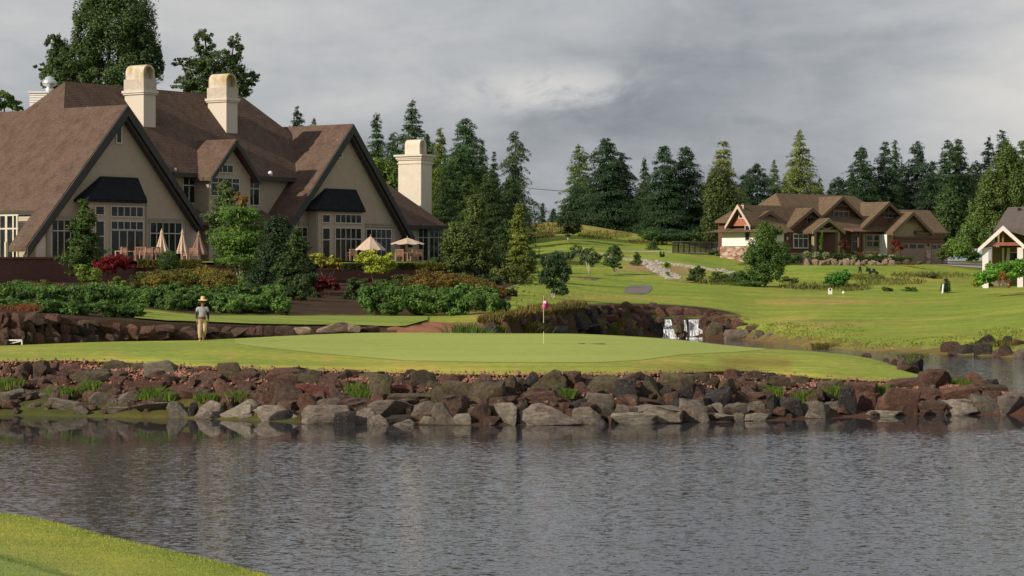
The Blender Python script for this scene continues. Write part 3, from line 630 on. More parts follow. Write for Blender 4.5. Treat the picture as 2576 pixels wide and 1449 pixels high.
# main roofs
rl, zrl = GH(670,125,7); rr_, zrr = GH(1450,140,7); zr2 = (zrl+zrr)/2
ev, zev = GH(1650,505,1.2); ru = 5.8
zev = min(zev, zr2-4)
r = MB(G); a0=(rl-ru+1.8,1.2,zev); a1=(rr_+ru,1.2,zev); a2=(rr_+ru,12.8,zev); a3=(rl-ru+1.8,12.8,zev); A=(rl,7,zr2); B=(rr_,7,zr2)
r.poly([a0,a1,B,A]).poly([a1,a2,B]).poly([a2,a3,A,B]).poly([a3,a0,A]).poly([a3,a2,a1,a0]); r.build('roof', SHING, hs, gb)
MB(G).box(rl-ru+2.5, rr_+ru-.7, 1.9, 12, gz-.6, zev-.01).build('wall', BROWN, hs, gb)
# garage block roof
g0, gz0 = GH(1920,285,5); g1, gz1 = GH(2230,290,5); e1_, ez = GH(2405,518,0.2)
r = MB(G); zt = (gz0+gz1)/2; hv = 5.2
r.poly([(g0-3,.2,ez),(e1_,.2,ez),(g1,hv,zt),(g0-3,hv,zt)]).poly([(e1_,.2,ez),(e1_,10.4,ez),(g1,hv,zt)]).poly([(e1_,10.4,ez),(g0-3,10.4,ez),(g0-3,hv,zt),(g1,hv,zt)]).poly([(g0-3,.2,ez),(g0-3,10.4,ez),(e1_,10.4,ez),(e1_,.2,ez)])
r.prism([(g0-3,.2,ez),(e1_,.2,ez),(e1_,10.4,ez),(g0-3,10.4,ez)], (0,0,-.25)); r.build('roof', SHING, hs, gb)
gl, _ = GH(1790,700,.6); MB(G).box(gl, e1_-.5, .62, 10, gz, ez-.26).build('garage_wall', TAN2, hs, gb)
MB(G).prism([(gl-.01,.6,gz+1.2),(gl-.01,3.4,gz+1.2),(gl-.01,3.4,ez-.3),(gl-.01,.6,ez-.3)], (-.05,0,0)).build('return_wall', WHITEW, hs, gb)
MB(G).box(gl-.14, gl+.5, .5, 3.5, gz-.5, gz+1.2).build('stone_base', STONE, hs, gb)
def hwin(a, v, cols=2, rows=(), name='window', par=None, fm=TAN2, w=.12):
    return window(G, hs, gb, hx(a[0]), hx(a[1]), hy(a[2]), hy(a[3]), v, cols, rows, w, name, fm=fm)
hwin((1250,1395,305,383), 3.58, 3); hwin((848,985,535,665), 1.08, 3, (.7,), fm=WHITEW); hwin((1760,1835,312,360), 2.08, 2); hwin((985,1070,370,425), 1.08, 3)
hwin((1578,1700,545,655), 1.88, 2, (.5,)); hwin((1150,1190,520,700), 1.88, 1, (), 'door'); hwin((1430,1480,540,700), 1.88, 1, (.6,)); hwin((600,640,430,460), 2.58, 1)
MB(G).box(GH(1540,600,1.88)[0], GH(1760,600,1.88)[0], 1.75, 1.87, gz+1.7, zev-.3).build('siding_panel', TAN2, hs, gb)
hwin((1578,1700,545,655), 1.74, 2, (.5,))
MB(G).box(GH(1540,600,1.7)[0], GH(1780,600,1.7)[0], 1.55, 1.74, gz, gz+1.7).build('stone_base', STONE, hs, gb)
MB(G).box(P4[0]-P4[2]+.4, P4[0]+1.6, .95, 1.09, gz-.5, gz+1.5).build('stone_base', STONE, hs, gb)
# garage doors
GD = plain('taupe garage door', (.23,.165,.12), .6, .05)
for a in ((1925,2170,622,800),(2235,2345,628,802)):
    x0, zt_ = GH(a[0],a[2],.55); x1, _ = GH(a[1],a[2],.55); 
    m = MB(G); m.box(x0, x1, .55, .62, gz, zt_)
    for k in range(1,4): m.box(x0, x1, .535, .555, gz+(zt_-gz)*k/4-.02, gz+(zt_-gz)*k/4+.02)
    d = m.build('garage_door', GD, hs, gb)
    n = 3 if x1-x0 > 4 else 2; mm = MB(G)
    for k in range(n):
        q0 = x0+(x1-x0)*(k+.12)/n; q1 = x0+(x1-x0)*(k+.88)/n; mm.box(q0, q1, .525, .56, zt_-.6, zt_-.15)
    mm.build('door_window', GLASS, d, gb)
m = MB(G); x0 = GH(1860,600,.5)[0]; m.box(x0, e1_-.5, .4, .62, GH(2000,570,.5)[1]-.1, GH(2000,570,.5)[1]+.15); m.box(x0, e1_-.5, .42, .62, GH(2000,618,.5)[1]+.05, GH(2000,575,.5)[1]-.12); m.build('lintel', BROWN, hs, gb)
for zx in (1872, 2203, 2372):
    x0 = GH(zx,700,.5)[0]; MB(G).box(x0-.45, x0+.45, .44, .62, gz, gz+1.9).build('pier', STONE, hs, gb)
for zx in (1880, 2203, 2378, 818):
    u_, z_ = GH(zx, 645 if zx > 1000 else 578, .4); MB(G).lathe((u_, .38 if zx > 1000 else .9, z_-.15), [(.02,0),(.09,.05),(.12,.3),(.02,.4)], 8).build('wall_lamp', BLACK if zx > 1000 else WHITE, hs, gb)
# metal porch roof
x0, z0 = GH(1290,440,3.5); x1, z1 = GH(1545,500,.4)
MB(G).prism([(x0-1.2,3.5,z0),(x1+.6,3.5,z0),(x1+.6,.2,z1),(x0-1.2,.2,z1)], (0,0,-.12)).build('metal_roof', plain('red metal roof', (.22,.085,.065), .5, .1), hs, gb)
m = MB(G)
for x in (x0+.3, (x0+x1)/2, x1): m.box(x-.12, x+.12, .4, .64, gz, z1-.1)
m.build('porch_post', BROWN, hs, gb)
# left end wing: gable facing left
zx0 = 430
uL, _ = GH(430,520,3); 
vA, zA = G.hitv(hx(305), hy(235), uL-2.0); vb_, zB = G.hitv(hx(185), hy(450), uL-2.0); hv = vb_-vA
pz = zB
m = MB(G); m.prism([(uL-1.7, vA-hv+.4, pz),(uL-1.7, vA+hv-.4, pz),(uL-1.7, vA, zA-.45)], (10,0,0)); m.build('wall', REDSH, hs, gb)
r = MB(G)
for sg in (-1,1): r.prism([(uL-2.3, vA, zA),(uL-2.3, vA+sg*hv, pz),(uL+11, vA+sg*hv, pz),(uL+11, vA, zA)], (0,0,-.28))
r.build('roof', SHING, hs, gb)
m = MB(G)
for sg in (-1,1): m.prism([(uL-2.31, vA, zA+.03),(uL-2.31, vA+sg*(hv+.1), pz),(uL-2.31, vA+sg*(hv+.1), pz-.4),(uL-2.31, vA, zA-.42)], (-.1,0,0))
m.build('bargeboard', plain('pale trim', (.55,.42,.33), .7, .06), hs, gb)
m = MB(G); m.box(uL-1.78, uL-1.68, vA-.4, vA+.4, pz+.8, pz+2.4); ww = m.build('window', plain('pale trim', (.55,.42,.33)), hs, gb); MB(G).box(uL-1.82, uL-1.66, vA-.22, vA+.22, pz+.95, pz+2.25).build('pane', GLASS, ww, gb)
ws0 = vA-hv-1.2; ws1, _ = G.hitv(1816, 600, uL-2.2)
r = MB(G); e = 1.2
r.poly([(uL-2.2-e,ws0-e,pz-.72),(uL-2.2-e,ws1+e*1.3,pz-.72),(uL+1,ws1-.5,pz+.25),(uL+1,ws0+.5,pz+.25)]).poly([(uL-2.2-e,ws0-e,pz-.72),(uL+1,ws0+.5,pz+.25),(uL+2.6,ws0+.5,pz+.25),(uL+2.6,ws0-e,pz-.72)])
r.poly([(uL-2.2-e,ws0-e,pz-.72),(uL+2.6,ws0-e,pz-.72),(uL+2.6,ws1+1,pz-.72),(uL-2.2-e,ws1+e*1.3,pz-.72)]).poly([(uL-2.2-e,ws1+e*1.3,pz-.72),(uL+2.6,ws1+1,pz-.72),(uL+1,ws1-.5,pz+.25)])
r.build('skirt_roof', SHING, hs, gb)
MB(G).box(uL-2.2, uL+2.2, ws0, ws1, 7.2, pz-.73).build('wall', WHITEW, hs, gb)
MB(G).box(uL-2.35, uL+2.3, ws0-.15, ws1+.15, 5.0, 7.15).build('stone_base', STONE, hs, gb)
m = MB(G); m.box(uL-2.28, uL-2.2, ws0+1.2, ws0+2.0, 7.8, 9.6); ww = m.build('window', plain('pale trim', (.55,.42,.33)), hs, gb); MB(G).box(uL-2.31, uL-2.2, ws0+1.32, ws0+1.88, 7.9, 9.5).build('pane', GLASS, ww, gb)
# skylight
c0 = GH(500, 318, 4.0); m = MB(G); m.prism([(c0[0]-.9,3.2,c0[1]-.35),(c0[0]+.5,3.2,c0[1]-.35),(c0[0]+.9,4.2,c0[1]+.45),(c0[0]-.5,4.2,c0[1]+.45)], (0,0,.2)); m.build('skylight', METAL, hs, gb)
# ================================================================ HOUSE at the right edge
Q = Frame(*W(2522,0,215)[:2], 1, -.2)
qb = Q(0,0,4.0)
nb = thing('house', 'grey roofed house cut off by the right edge, open timber porch with white columns', 'house', qb)
PW = plain('porch white', (.8,.72,.68), .6, .04)
def QH(px, py, v): return Q.hit(px, py, v)
ua, za = QH(2523,570,0); ul, zl_ = QH(2459.5,628,0); half = ua-ul; s = (za-zl_)/half
GREYSH = plain('grey brown shingle', (.12,.095,.08), .9, .2, 3)
r = MB(Q)
for sg in (-1,1): r.prism([(ua,0,za),(ua+sg*half,0,zl_),(ua+sg*half,7,zl_),(ua,7,za)], (0,0,-.2))
r.build('porch_roof', GREYSH, nb, qb)
m = MB(Q)
for sg in (-1,1): m.prism([(ua,-.01,za+.1),(ua+sg*half,-.01,zl_+.1),(ua+sg*half,-.01,zl_-.3),(ua,-.01,za-.38)], (0,-.12,0))
m.build('bargeboard', PW, nb, qb)
m = MB(Q); zc = QH(2530,618,.3)[1]; m.box(ua-half+.5, ua+half-.5, .25, .55, zc, zc+.32).box(ua-.08, ua+.08, .3, .5, zc, za-.3); m.build('porch_beam', plain('red cedar beam', (.30,.10,.06), .6, .15), nb, qb)
for x, v in ((ua-half+.75,.6),(ua+half-.75,.6),(ua-half+.75,4.5),(ua-half+2.9,6.2),(ua+.3,6.2)):
    MB(Q).prism([(x-.27,v-.27,2.8),(x+.27,v-.27,2.8),(x+.27,v+.27,2.8),(x-.27,v+.27,2.8)], (0,0,zl_-2.6)).build('column', PW, nb, qb)
MB(Q).box(ua-.9, ua+9, 7, 15, 2.8, zl_+.3).build('wall', TAN2, nb, qb)
x0, z0 = QH(2541,521,12)
r = MB(Q); r.prism([(ua-.6,6.9,za-.1),(ua+14,6.9,za-.1),(ua+14,12,z0),(x0-.2,12,z0)], (0,0,-.25)).prism([(x0-.2,12,z0),(ua+14,12,z0),(ua+14,17,za-.1),(ua-.6,17,za-.1)], (0,0,-.25)); r.prism([(ua+half*.1,1.2,za-.15),(ua+9,1.2,za-2.6),(ua+9,6.9,za-.2),(ua+.2,6.9,za-.1)], (0,0,-.2)); r.build('roof', GREYSH, nb, qb)
MB(Q).box(ua-.2, ua+14, 7.3, 16.5, zl_+.3, za-.35).build('wall', TAN2, nb, qb)
for x in (ua+.6, ua+2.2):
    m = MB(Q); bars(m, x, x+1.0, 4.6, 6.3, 7.0, .1, .08, 1, (.5,)); w_ = m.build('window', PW, nb, qb); MB(Q).box(x, x+1.0, 6.96, 6.999, 4.6, 6.3).build('pane', GLASS, w_, qb)
c0 = Q(x0+.9, 11.2, z0-.35); MB().box(c0[0]-.15, c0[0]+.15, c0[1]-.1, c0[1]+.1, c0[2]-.4, c0[2]+.25).build('roof_vent', BLACK, nb, qb)
# ================================================================ ROCKS
def rock_mesh(seed, subdiv=2, flat=1.0, pts=15):
    rn = random.Random(seed); bm = bmesh.new()
    for i in range(pts):
        v = Vector((rn.gauss(0,1), rn.gauss(0,1), rn.gauss(0,1))).normalized(); p = .55
        v = Vector([math.copysign(abs(c)**p, c) for c in v])*rn.uniform(.82,1.05)
        bm.verts.new(v)
    r = bmesh.ops.convex_hull(bm, input=bm.verts[:])
    bmesh.ops.delete(bm, geom=[g for g in r['geom_interior'] if isinstance(g, bmesh.types.BMVert)], context='VERTS')
    bmesh.ops.dissolve_limit(bm, angle_limit=R(14), verts=bm.verts[:], edges=bm.edges[:])
    bmesh.ops.bevel(bm, geom=bm.edges[:]+bm.verts[:], offset=.055, segments=2, affect='EDGES', profile=.6)
    bmesh.ops.triangulate(bm, faces=bm.faces[:])
    bmesh.ops.subdivide_edges(bm, edges=[e for e in bm.edges if e.calc_length() > .35], cuts=subdiv, use_grid_fill=False)
    bmesh.ops.triangulate(bm, faces=bm.faces[:])
    o = rn.random()*50
    for v in bm.verts:
        n = v.co.normalized(); v.co += n*(mnoise.noise(v.co*1.6+Vector((o,0,0)))*.16+mnoise.noise(v.co*4+Vector((0,o,0)))*.09)
    me = bpy.data.meshes.new('boulder'); 
    mn = [min(v.co[i] for v in bm.verts) for i in range(3)]; mx_ = [max(v.co[i] for v in bm.verts) for i in range(3)]
    for v in bm.verts: v.co = Vector([(v.co[i]-mn[i])/(mx_[i]-mn[i])*2-1 for i in range(3)])
    bm.normal_update(); bm.to_mesh(me); bm.free(); me.materials.append(ROCK)
    me.polygons.foreach_set('use_smooth', np.ones(len(me.polygons), bool)); return me
RMESH = [rock_mesh(100+i, pts=10+i % 6) for i in range(30)]
RC = {'r':((.165,.074,.05),'red brown'), 'b':((.125,.070,.048),'dark brown'), 'g':((.235,.195,.152),'warm grey'), 'd':((.045,.038,.036),'nearly black'),
      'm':((.135,.105,.055),'mossy olive brown'), 'w':((.37,.315,.25),'pale grey'), 'k':((.24,.06,.05),'deep red'), 'p':((.42,.30,.22),'sandy pink')}
ROCKS = []
TILE = {'A':(0,724.5),'B':(644,791.6),'Cc':(1288,791.6),'D':(1932,724.5),'E':(1207.5,576.9),'Fh':(1784.4,456.2)}
def rocks(tile, zone, s, ymin=60):
    x0, y0 = TILE[tile]
    for it in s.split():
        a = it.split(','); x_0, y_0, x_1, y_1 = [float(q)/4 for q in a[:4]]
        place_rock(x0+x_0, y0+y_0, x0+x_1, y0+y_1, a[4], zone, ymin)
def place_rock(ax, ay, bx, by, c, zone, ymin=60, Y=None, depth=None):
    cx = (ax+bx)/2; w = bx-ax; h = by-ay
    if zone in ('front','shore','right'): e_ = .12 if zone == 'front' else .06; ax -= w*e_; bx += w*e_; ay -= h*(.05+e_); by += h*.06; w = bx-ax; h = by-ay
    if Y is None: Y = cast(cx, by-min(.12*h, 3), ymin)[1]
    s = F/Y; ww = w/s; hh = h/s
    dd = (depth or min(max(.62*ww, .7*hh), 1.5*hh+.5))
    zt = Zp(ay, Y); zb = Zp(by, Y); drop = hh*.28
    rn = random.Random(int(ax*7+ay*13)); me = RMESH[rn.randrange(len(RMESH))]
    o = bpy.data.objects.new('boulder', me); C.objects.link(o)
    flipx = rn.choice((-1,1)); 
    o.scale = (ww/2*1.06*flipx, dd/2*1.1, (hh+drop)/2*1.04)
    o.location = ((cx-CX)/F*Y, Y+dd*.28, zt-(hh+drop)/2)
    o.rotation_euler = (R(rn.uniform(-6,6)), R(rn.uniform(-6,6)), R(rn.uniform(-14,14)))
    col = RC[c][0]; k = rn.uniform(.82,1.2); o.color = (col[0]*k, col[1]*k*rn.uniform(.95,1.05), col[2]*k, 1)
    asp = w/max(h,1)
    shape = 'slab like' if asp > 2.6 else ('long low' if asp > 1.8 else ('upright' if asp < .85 else 'chunky'))
    size = 'small' if ww < .55 else ('large' if ww > 1.25 else 'medium')
    ROCKS.append((o, zone, cx, size, RC[c][1], shape)); return o
rocks('A','front','0,780,130,900,r 150,770,340,930,b 340,760,470,930,b 620,775,830,900,r 760,840,1100,960,m 1070,745,1300,840,m 1340,770,1470,860,m 1500,755,1840,880,g 560,900,720,990,r 320,905,480,970,b 480,870,560,920,b 1120,900,1390,970,r 1050,980,1250,1060,b 1240,960,1640,1040,r 1660,880,1840,990,b 1820,890,1990,1000,r 1880,820,1980,890,r 2000,860,2200,1000,r 2080,930,2260,1010,d 2210,780,2450,940,m 2350,840,2576,960,b 2170,940,2420,1100,r 2390,950,2576,1050,r 1620,1050,1850,1130,b 1800,1040,2050,1150,r 1680,990,1970,1050,r 0,900,140,960,b 1980,790,2120,850,r 900,960,1060,1020,r 1440,880,1560,940,r 2420,1040,2576,1120,r')
rocks('A','shore','0,1030,230,1170,g 205,1050,375,1140,g 390,1060,620,1120,g 280,1155,430,1215,g 490,1130,810,1230,g 750,1195,900,1275,g 900,1060,1090,1160,g 1040,1200,1290,1245,g 1160,1045,1370,1160,g 1350,1155,1690,1265,g 1680,1160,1900,1295,g 1975,1155,2230,1305,w 2240,1140,2576,1290,w 2400,1270,2540,1310,w 1090,1120,1180,1190,g 380,1205,500,1235,g 100,1160,230,1190,g 1880,1160,2000,1290,d 2120,1240,2300,1300,d')
rocks('B','front','0,580,110,680,m 110,560,420,680,r 390,540,500,650,d 370,580,620,700,m 440,625,680,720,m 80,650,420,800,r 450,705,760,860,k 20,790,200,930,r 190,740,470,930,b 690,600,820,690,b 820,580,980,680,b 890,560,1060,620,r 1070,575,1270,670,m 680,650,850,780,r 750,750,960,890,b 1150,640,1340,860,m 1340,630,1500,740,r 1320,720,1600,800,k 1560,590,1790,760,m 1470,650,1580,760,d 1750,680,1920,790,m 1860,610,2060,720,r 1330,800,1750,900,m 1900,690,2180,830,m 2140,630,2350,830,b 2180,690,2480,920,m 2480,640,2620,820,m 1780,750,1910,920,m 440,830,660,1000,r 640,860,860,1000,g 820,860,1020,980,b 950,900,1230,1040,b 1900,840,2120,1000,b 2370,820,2610,920,b 0,690,120,800,r 1000,850,1200,910,r 1150,700,1260,780,d 1500,560,1620,620,r')
rocks('B','shore','0,930,440,1050,w 470,940,950,1090,w 780,990,1000,1120,d 1010,960,1220,1110,w 1170,880,1540,1030,g 1170,1020,1340,1120,w 1390,1060,1590,1120,w 1570,870,1790,1020,g 1640,1030,1830,1110,w 1780,900,2000,1110,g 1980,1010,2160,1110,w 2100,870,2350,1080,b 2350,910,2620,1090,w 840,1080,930,1112,w 160,970,440,1060,d 1320,1020,1560,1090,d')
rocks('Cc','front','30,650,140,760,m 120,600,250,760,d 200,600,530,800,m 520,600,680,790,b 640,610,800,720,r 640,700,790,830,r 0,830,140,920,b 150,790,440,910,b 440,830,600,880,r 110,860,580,950,b 570,860,760,970,d 770,640,1080,800,m 880,700,1030,820,m 1030,680,1240,860,d 1090,600,1380,710,r 760,820,1060,980,g 1090,830,1310,960,b 1290,850,1480,960,b 1280,640,1490,830,m 1480,740,1600,860,d 1490,620,1800,800,m 1800,600,1960,700,m 1660,700,1850,850,d 1540,800,1680,940,r 1540,880,1700,1010,d 1800,750,1980,890,r 1930,650,2100,760,m 2080,660,2260,800,m 1950,760,2190,940,d 2150,570,2340,700,r 2260,690,2440,800,r 2190,790,2420,930,b 2350,580,2576,690,b 2430,700,2600,780,m 2420,780,2600,880,r 1480,860,1560,950,d 440,740,560,840,d 1240,780,1340,860,d 2080,880,2200,960,d')
rocks('Cc','shore','0,900,170,1090,d 120,930,650,1105,w 600,945,915,1100,w 910,960,1040,1100,d 1030,930,1250,1050,g 980,1000,1440,1105,w 1240,940,1720,1090,g 1700,860,1960,1080,g 1970,905,2110,1000,w 1970,1000,2240,1085,w 2110,905,2350,1020,g 2230,1000,2340,1085,g 2340,1000,2600,1070,w 2350,880,2576,1000,g 1450,1015,1580,1090,w')
rocks('D','front','0,870,80,980,d 50,900,220,1030,b 260,910,420,1000,m 520,950,740,1060,m 440,1040,560,1150,b 560,1060,680,1150,d 770,960,1070,1110,r 880,1060,1110,1230,r 1140,930,1620,1030,r 1570,850,1840,1040,r 1520,1030,1770,1170,r 1770,1000,2100,1150,r 1820,890,2010,950,m 2010,870,2210,1000,r 2210,930,2320,1000,d 2070,1000,2180,1090,r 2160,980,2400,1080,b 2200,1060,2340,1170,b 1410,725,1550,860,d 1290,715,1420,800,b 1220,720,1290,780,r 1330,790,1500,850,b 1460,1030,1560,1110,d 720,1030,890,1260,d 1080,1040,1460,1260,r')
rocks('D','shore','0,1100,100,1290,d 90,1130,350,1290,d 340,1150,600,1300,g 350,1225,540,1310,w 70,1265,260,1310,b 570,1150,810,1260,g 1480,1140,1790,1270,b 1780,1140,2100,1275,w 2060,1090,2340,1270,g 2340,1090,2600,1270,g 860,1240,1330,1290,w 2450,1060,2600,1130,g')
# left rock wall behind the green
rocks('A','wall','0,240,110,300,r 0,290,90,400,r 80,250,230,405,r 210,230,470,340,b 430,260,600,370,r 575,290,760,365,r 230,340,350,450,r 345,345,430,440,b 430,350,610,490,r 0,420,90,520,b 75,415,240,550,r 250,455,320,520,m 320,450,440,560,r 430,485,610,560,b 620,370,700,470,r 690,390,790,460,r 620,460,700,550,r 690,470,860,550,b 735,320,880,410,b 850,380,945,475,b 870,320,1000,380,b 950,350,1140,460,r 1150,350,1230,430,r 880,470,1000,540,m 1000,460,1190,530,b 1200,360,1400,480,r 1190,480,1300,525,r 1310,485,1500,525,r 1400,370,1560,500,r 1530,370,1800,460,b 1560,460,1710,525,r 1710,440,1990,525,r 1790,385,1990,440,b 1990,400,2100,450,b 2090,390,2230,440,b 2060,445,2170,515,b 2190,430,2310,500,b 2230,385,2330,450,r 2320,400,2480,490,b 2480,395,2576,480,r 1990,450,2070,515,b 1140,430,1210,520,b', 89) if False else None
def wall_rocks(tile, s):
    x0, y0 = TILE[tile]
    for it in s.split():
        a = it.split(','); q = [float(v)/4 for v in a[:4]]; cx = x0+(q[0]+q[2])/2; cy = y0+q[3]
        ky, kz = prof(cx); fr = np.clip((Zp(cy, ky[8])-kz[7])/max(kz[8]-kz[7], .2), 0, 1)
        place_rock(x0+q[0], y0+q[1], x0+q[2], y0+q[3], a[4], 'wall', Y=ky[7]+.1+fr*.5)
wall_rocks('A','-90,240,20,330,r 0,240,110,300,r 0,290,90,400,r 80,250,230,405,r 210,230,470,340,b 430,260,600,370,r 575,290,760,365,r 230,340,350,450,r 345,345,430,440,b 430,350,610,490,r 0,400,90,520,b 75,415,240,550,r 240,440,330,540,m 320,450,440,560,r 430,485,610,560,b 600,370,700,470,r 690,390,790,460,r 600,460,710,550,r 690,470,860,550,b 735,320,880,410,b 780,370,860,470,d 850,380,945,475,b 870,320,1000,380,b 950,350,1140,460,r 1130,350,1220,440,r 850,470,1000,540,m 990,460,1190,530,b 1200,360,1400,480,r 1180,480,1300,525,r 1300,485,1500,525,r 1400,370,1560,500,r 1530,370,1800,460,b 1500,460,1710,525,r 1700,440,1990,525,r 1790,385,1990,440,b 1980,400,2100,450,b 2090,390,2230,440,b 2060,445,2190,515,b 2180,430,2320,500,b 2230,385,2330,450,r 2310,400,2480,490,b 2470,395,2576,480,r 1970,450,2070,515,b 1130,430,1210,520,b 0,500,90,560,b 220,520,330,560,d 2330,470,2576,495,d')
wall_rocks('B','-20,110,80,200,b 70,110,180,195,b 170,110,400,200,b 380,125,580,198,p 560,95,910,185,p 890,100,1050,165,p 1040,120,1240,168,r')
# waterfall surround
rocks('E','falls','1250,740,1360,800,r 1420,725,1560,810,r 1560,760,1670,830,r 1700,735,1790,800,b 1740,760,1880,870,r 1860,775,2050,880,r 2050,790,2240,880,r 2220,805,2380,900,r 1600,830,1700,960,b 2210,880,2290,980,b 1340,790,1440,860,r 1480,800,1600,850,r 1240,790,1340,850,d 1660,830,1740,900,b 2320,840,2440,900,r 2000,860,2060,900,r', 145)
def rocksY(tile, zone, s, Y):
    x0, y0 = TILE[tile]
    for it in s.split():
        q = it.split(','); v = [float(k)/4 for k in q[:4]]; place_rock(x0+v[0], y0+v[1], x0+v[2], y0+v[3], q[4], zone, Y=Y)
rocksY('E','falls','1940,870,2050,940,b 1950,925,2055,1030,m 1960,1020,2110,1085,d 1640,900,1840,1085,d 1600,880,1700,980,r 2240,960,2310,1080,b 1830,890,1860,960,d 2200,870,2280,980,b 1990,1040,2060,1085,b 1760,880,1850,930,r',157.2)
rocks('E','falls','1370,900,1550,1030,b 1480,840,1620,920,b 1540,1010,1640,1075,g 1380,1020,1540,1065,b 2270,930,2460,1090,m 2340,870,2480,960,r 2430,890,2576,1010,b 2460,1010,2576,1095,g 1960,1020,2110,1080,d 1120,770,1240,850,d 1200,860,1380,940,r 1290,860,1400,900,p 1550,920,1620,1000,r 1700,890,1830,960,b 1000,790,1130,860,d 1200,930,1380,1040,d 2240,960,2300,1080,b', 120)
rocks('Cc','falls','2140,150,2420,240,g 2430,150,2540,250,g 2100,90,2200,160,r 2200,40,2330,140,r 2330,110,2430,180,r 2540,180,2620,230,g', 120)
rocks('E','inlet','60,940,180,1060,d 180,930,330,1050,r 560,860,700,1000,b 700,880,900,1010,r 850,850,1100,1000,d 560,980,900,1060,d 900,960,1240,1060,d 340,880,470,960,r 470,850,600,930,b 1050,830,1200,960,d', 112)
rocks('D','right','1750,545,1920,660,b 1920,575,2070,665,d 2080,485,2280,590,d 2080,570,2250,680,d 2260,580,2490,690,b 2290,535,2370,590,b 2360,490,2460,560,d 2480,620,2600,710,g 1820,650,1920,685,b 950,655,1040,690,b 1160,705,1220,735,b 2490,520,2600,580,r', 110)
# boulders edging the planting bed at the far house
bx = [950,1030,1100,1165,1225,1290,1345,1400,1460,1530,1600,1665,1735,1800,1870,1950,2020,2080]
for i, x in enumerate(bx):
    place_rock(1784.4+x/4, 456.2+(775+(i % 3)*8+(10 if i > 8 else 0))/4, 1784.4+(x+60+(i % 4)*8)/4, 456.2+(838-(i > 13)*8)/4, 'p' if i < 14 else 'b', 'bed', Y=243.6)
ZN = {'front':'on the near gravel bank', 'shore':'at the near waterline', 'wall':'in the left rock wall',
      'falls':'around the small waterfall', 'inlet':'on the shaded inlet bank', 'right':'on the far right bank', 'bed':'edging the house planting bed'}
def nth(n): return f'{n}'+('th' if 10 <= n % 100 <= 20 else {1:'st',2:'nd',3:'rd'}.get(n % 10,'th'))
def near(px):
    for lim, t in ((150,'at the left edge'),(380,'under the big left gable'),(600,'below the golfer'),(800,'right of the golfer'),(1100,'below the right gable'),(1290,'left of the flagstick'),(1450,'below the flagstick'),(1700,'left of the falls'),(1900,'below the falls'),(2150,'below the lawn mower'),(2350,'near the tip of the green'),(3000,'at the right edge')):
        if px < lim: return t
for zn in ZN:
    g = sorted([r for r in ROCKS if r[1] == zn], key=lambda r: r[2])
    cnt = {}
    for i, r in enumerate(g):
        key = (r[4], near(r[2])); cnt.setdefault(key, []).append(r)
    for i, r in enumerate(g):
        tag(r[0], f'{r[3]} {r[5]} {r[4]} boulder {ZN[zn]}'.replace('medium ','')+f', {nth(i+1)} from the left', 'boulder', 'boulders '+ZN[zn])
# ================================================================ FOLIAGE
def quads(cen, size, ax=None, asp=.5, flat=0.0, sub=None, nrm=None):
    """leaf shaped rhombi: cen Nx3, long axis ax (Nx3) or random"""
    n = len(cen); a = rng.normal(size=(n,3)) if ax is None else ax+rng.normal(size=(n,3))*.25
    a /= np.linalg.norm(a, axis=1)[:, None]+1e-9
    b = rng.normal(size=(n,3)); b[:, 2] *= (1-flat); b -= a*(a*b).sum(1)[:, None]; b /= np.linalg.norm(b, axis=1)[:, None]+1e-9
    if nrm is not None:
        nn = nrm+rng.normal(size=(n,3))*.38; nn /= np.linalg.norm(nn, axis=1)[:, None]+1e-9
        a = a-nn*(a*nn).sum(1)[:, None]; a /= np.linalg.norm(a, axis=1)[:, None]+1e-9; b = np.cross(nn, a)
    s = (size*rng.uniform(.6,1.35,n))[:, None]
    V = np.stack([cen-a*s*.5, cen+b*s*asp*.5+a*s*.05, cen+a*s*.5, cen-b*s*asp*.5+a*s*.05], 1).reshape(-1,3)
    return V
def crown(name, V, root, base, col):
    V = V-np.array(base, dtype=float); k = len(V)//4
    me = qmesh(name, V, np.arange(k*4).reshape(k,4)); return link(name, me, FOL, root, color=col)
def limb(pts, r0, r1, mb, n=6):
    for i in range(len(pts)-1):
        a = r0+(r1-r0)*i/(len(pts)-1); b = r0+(r1-r0)*(i+1)/(len(pts)-1); mb.tube(pts[i], pts[i+1], a, b, n)
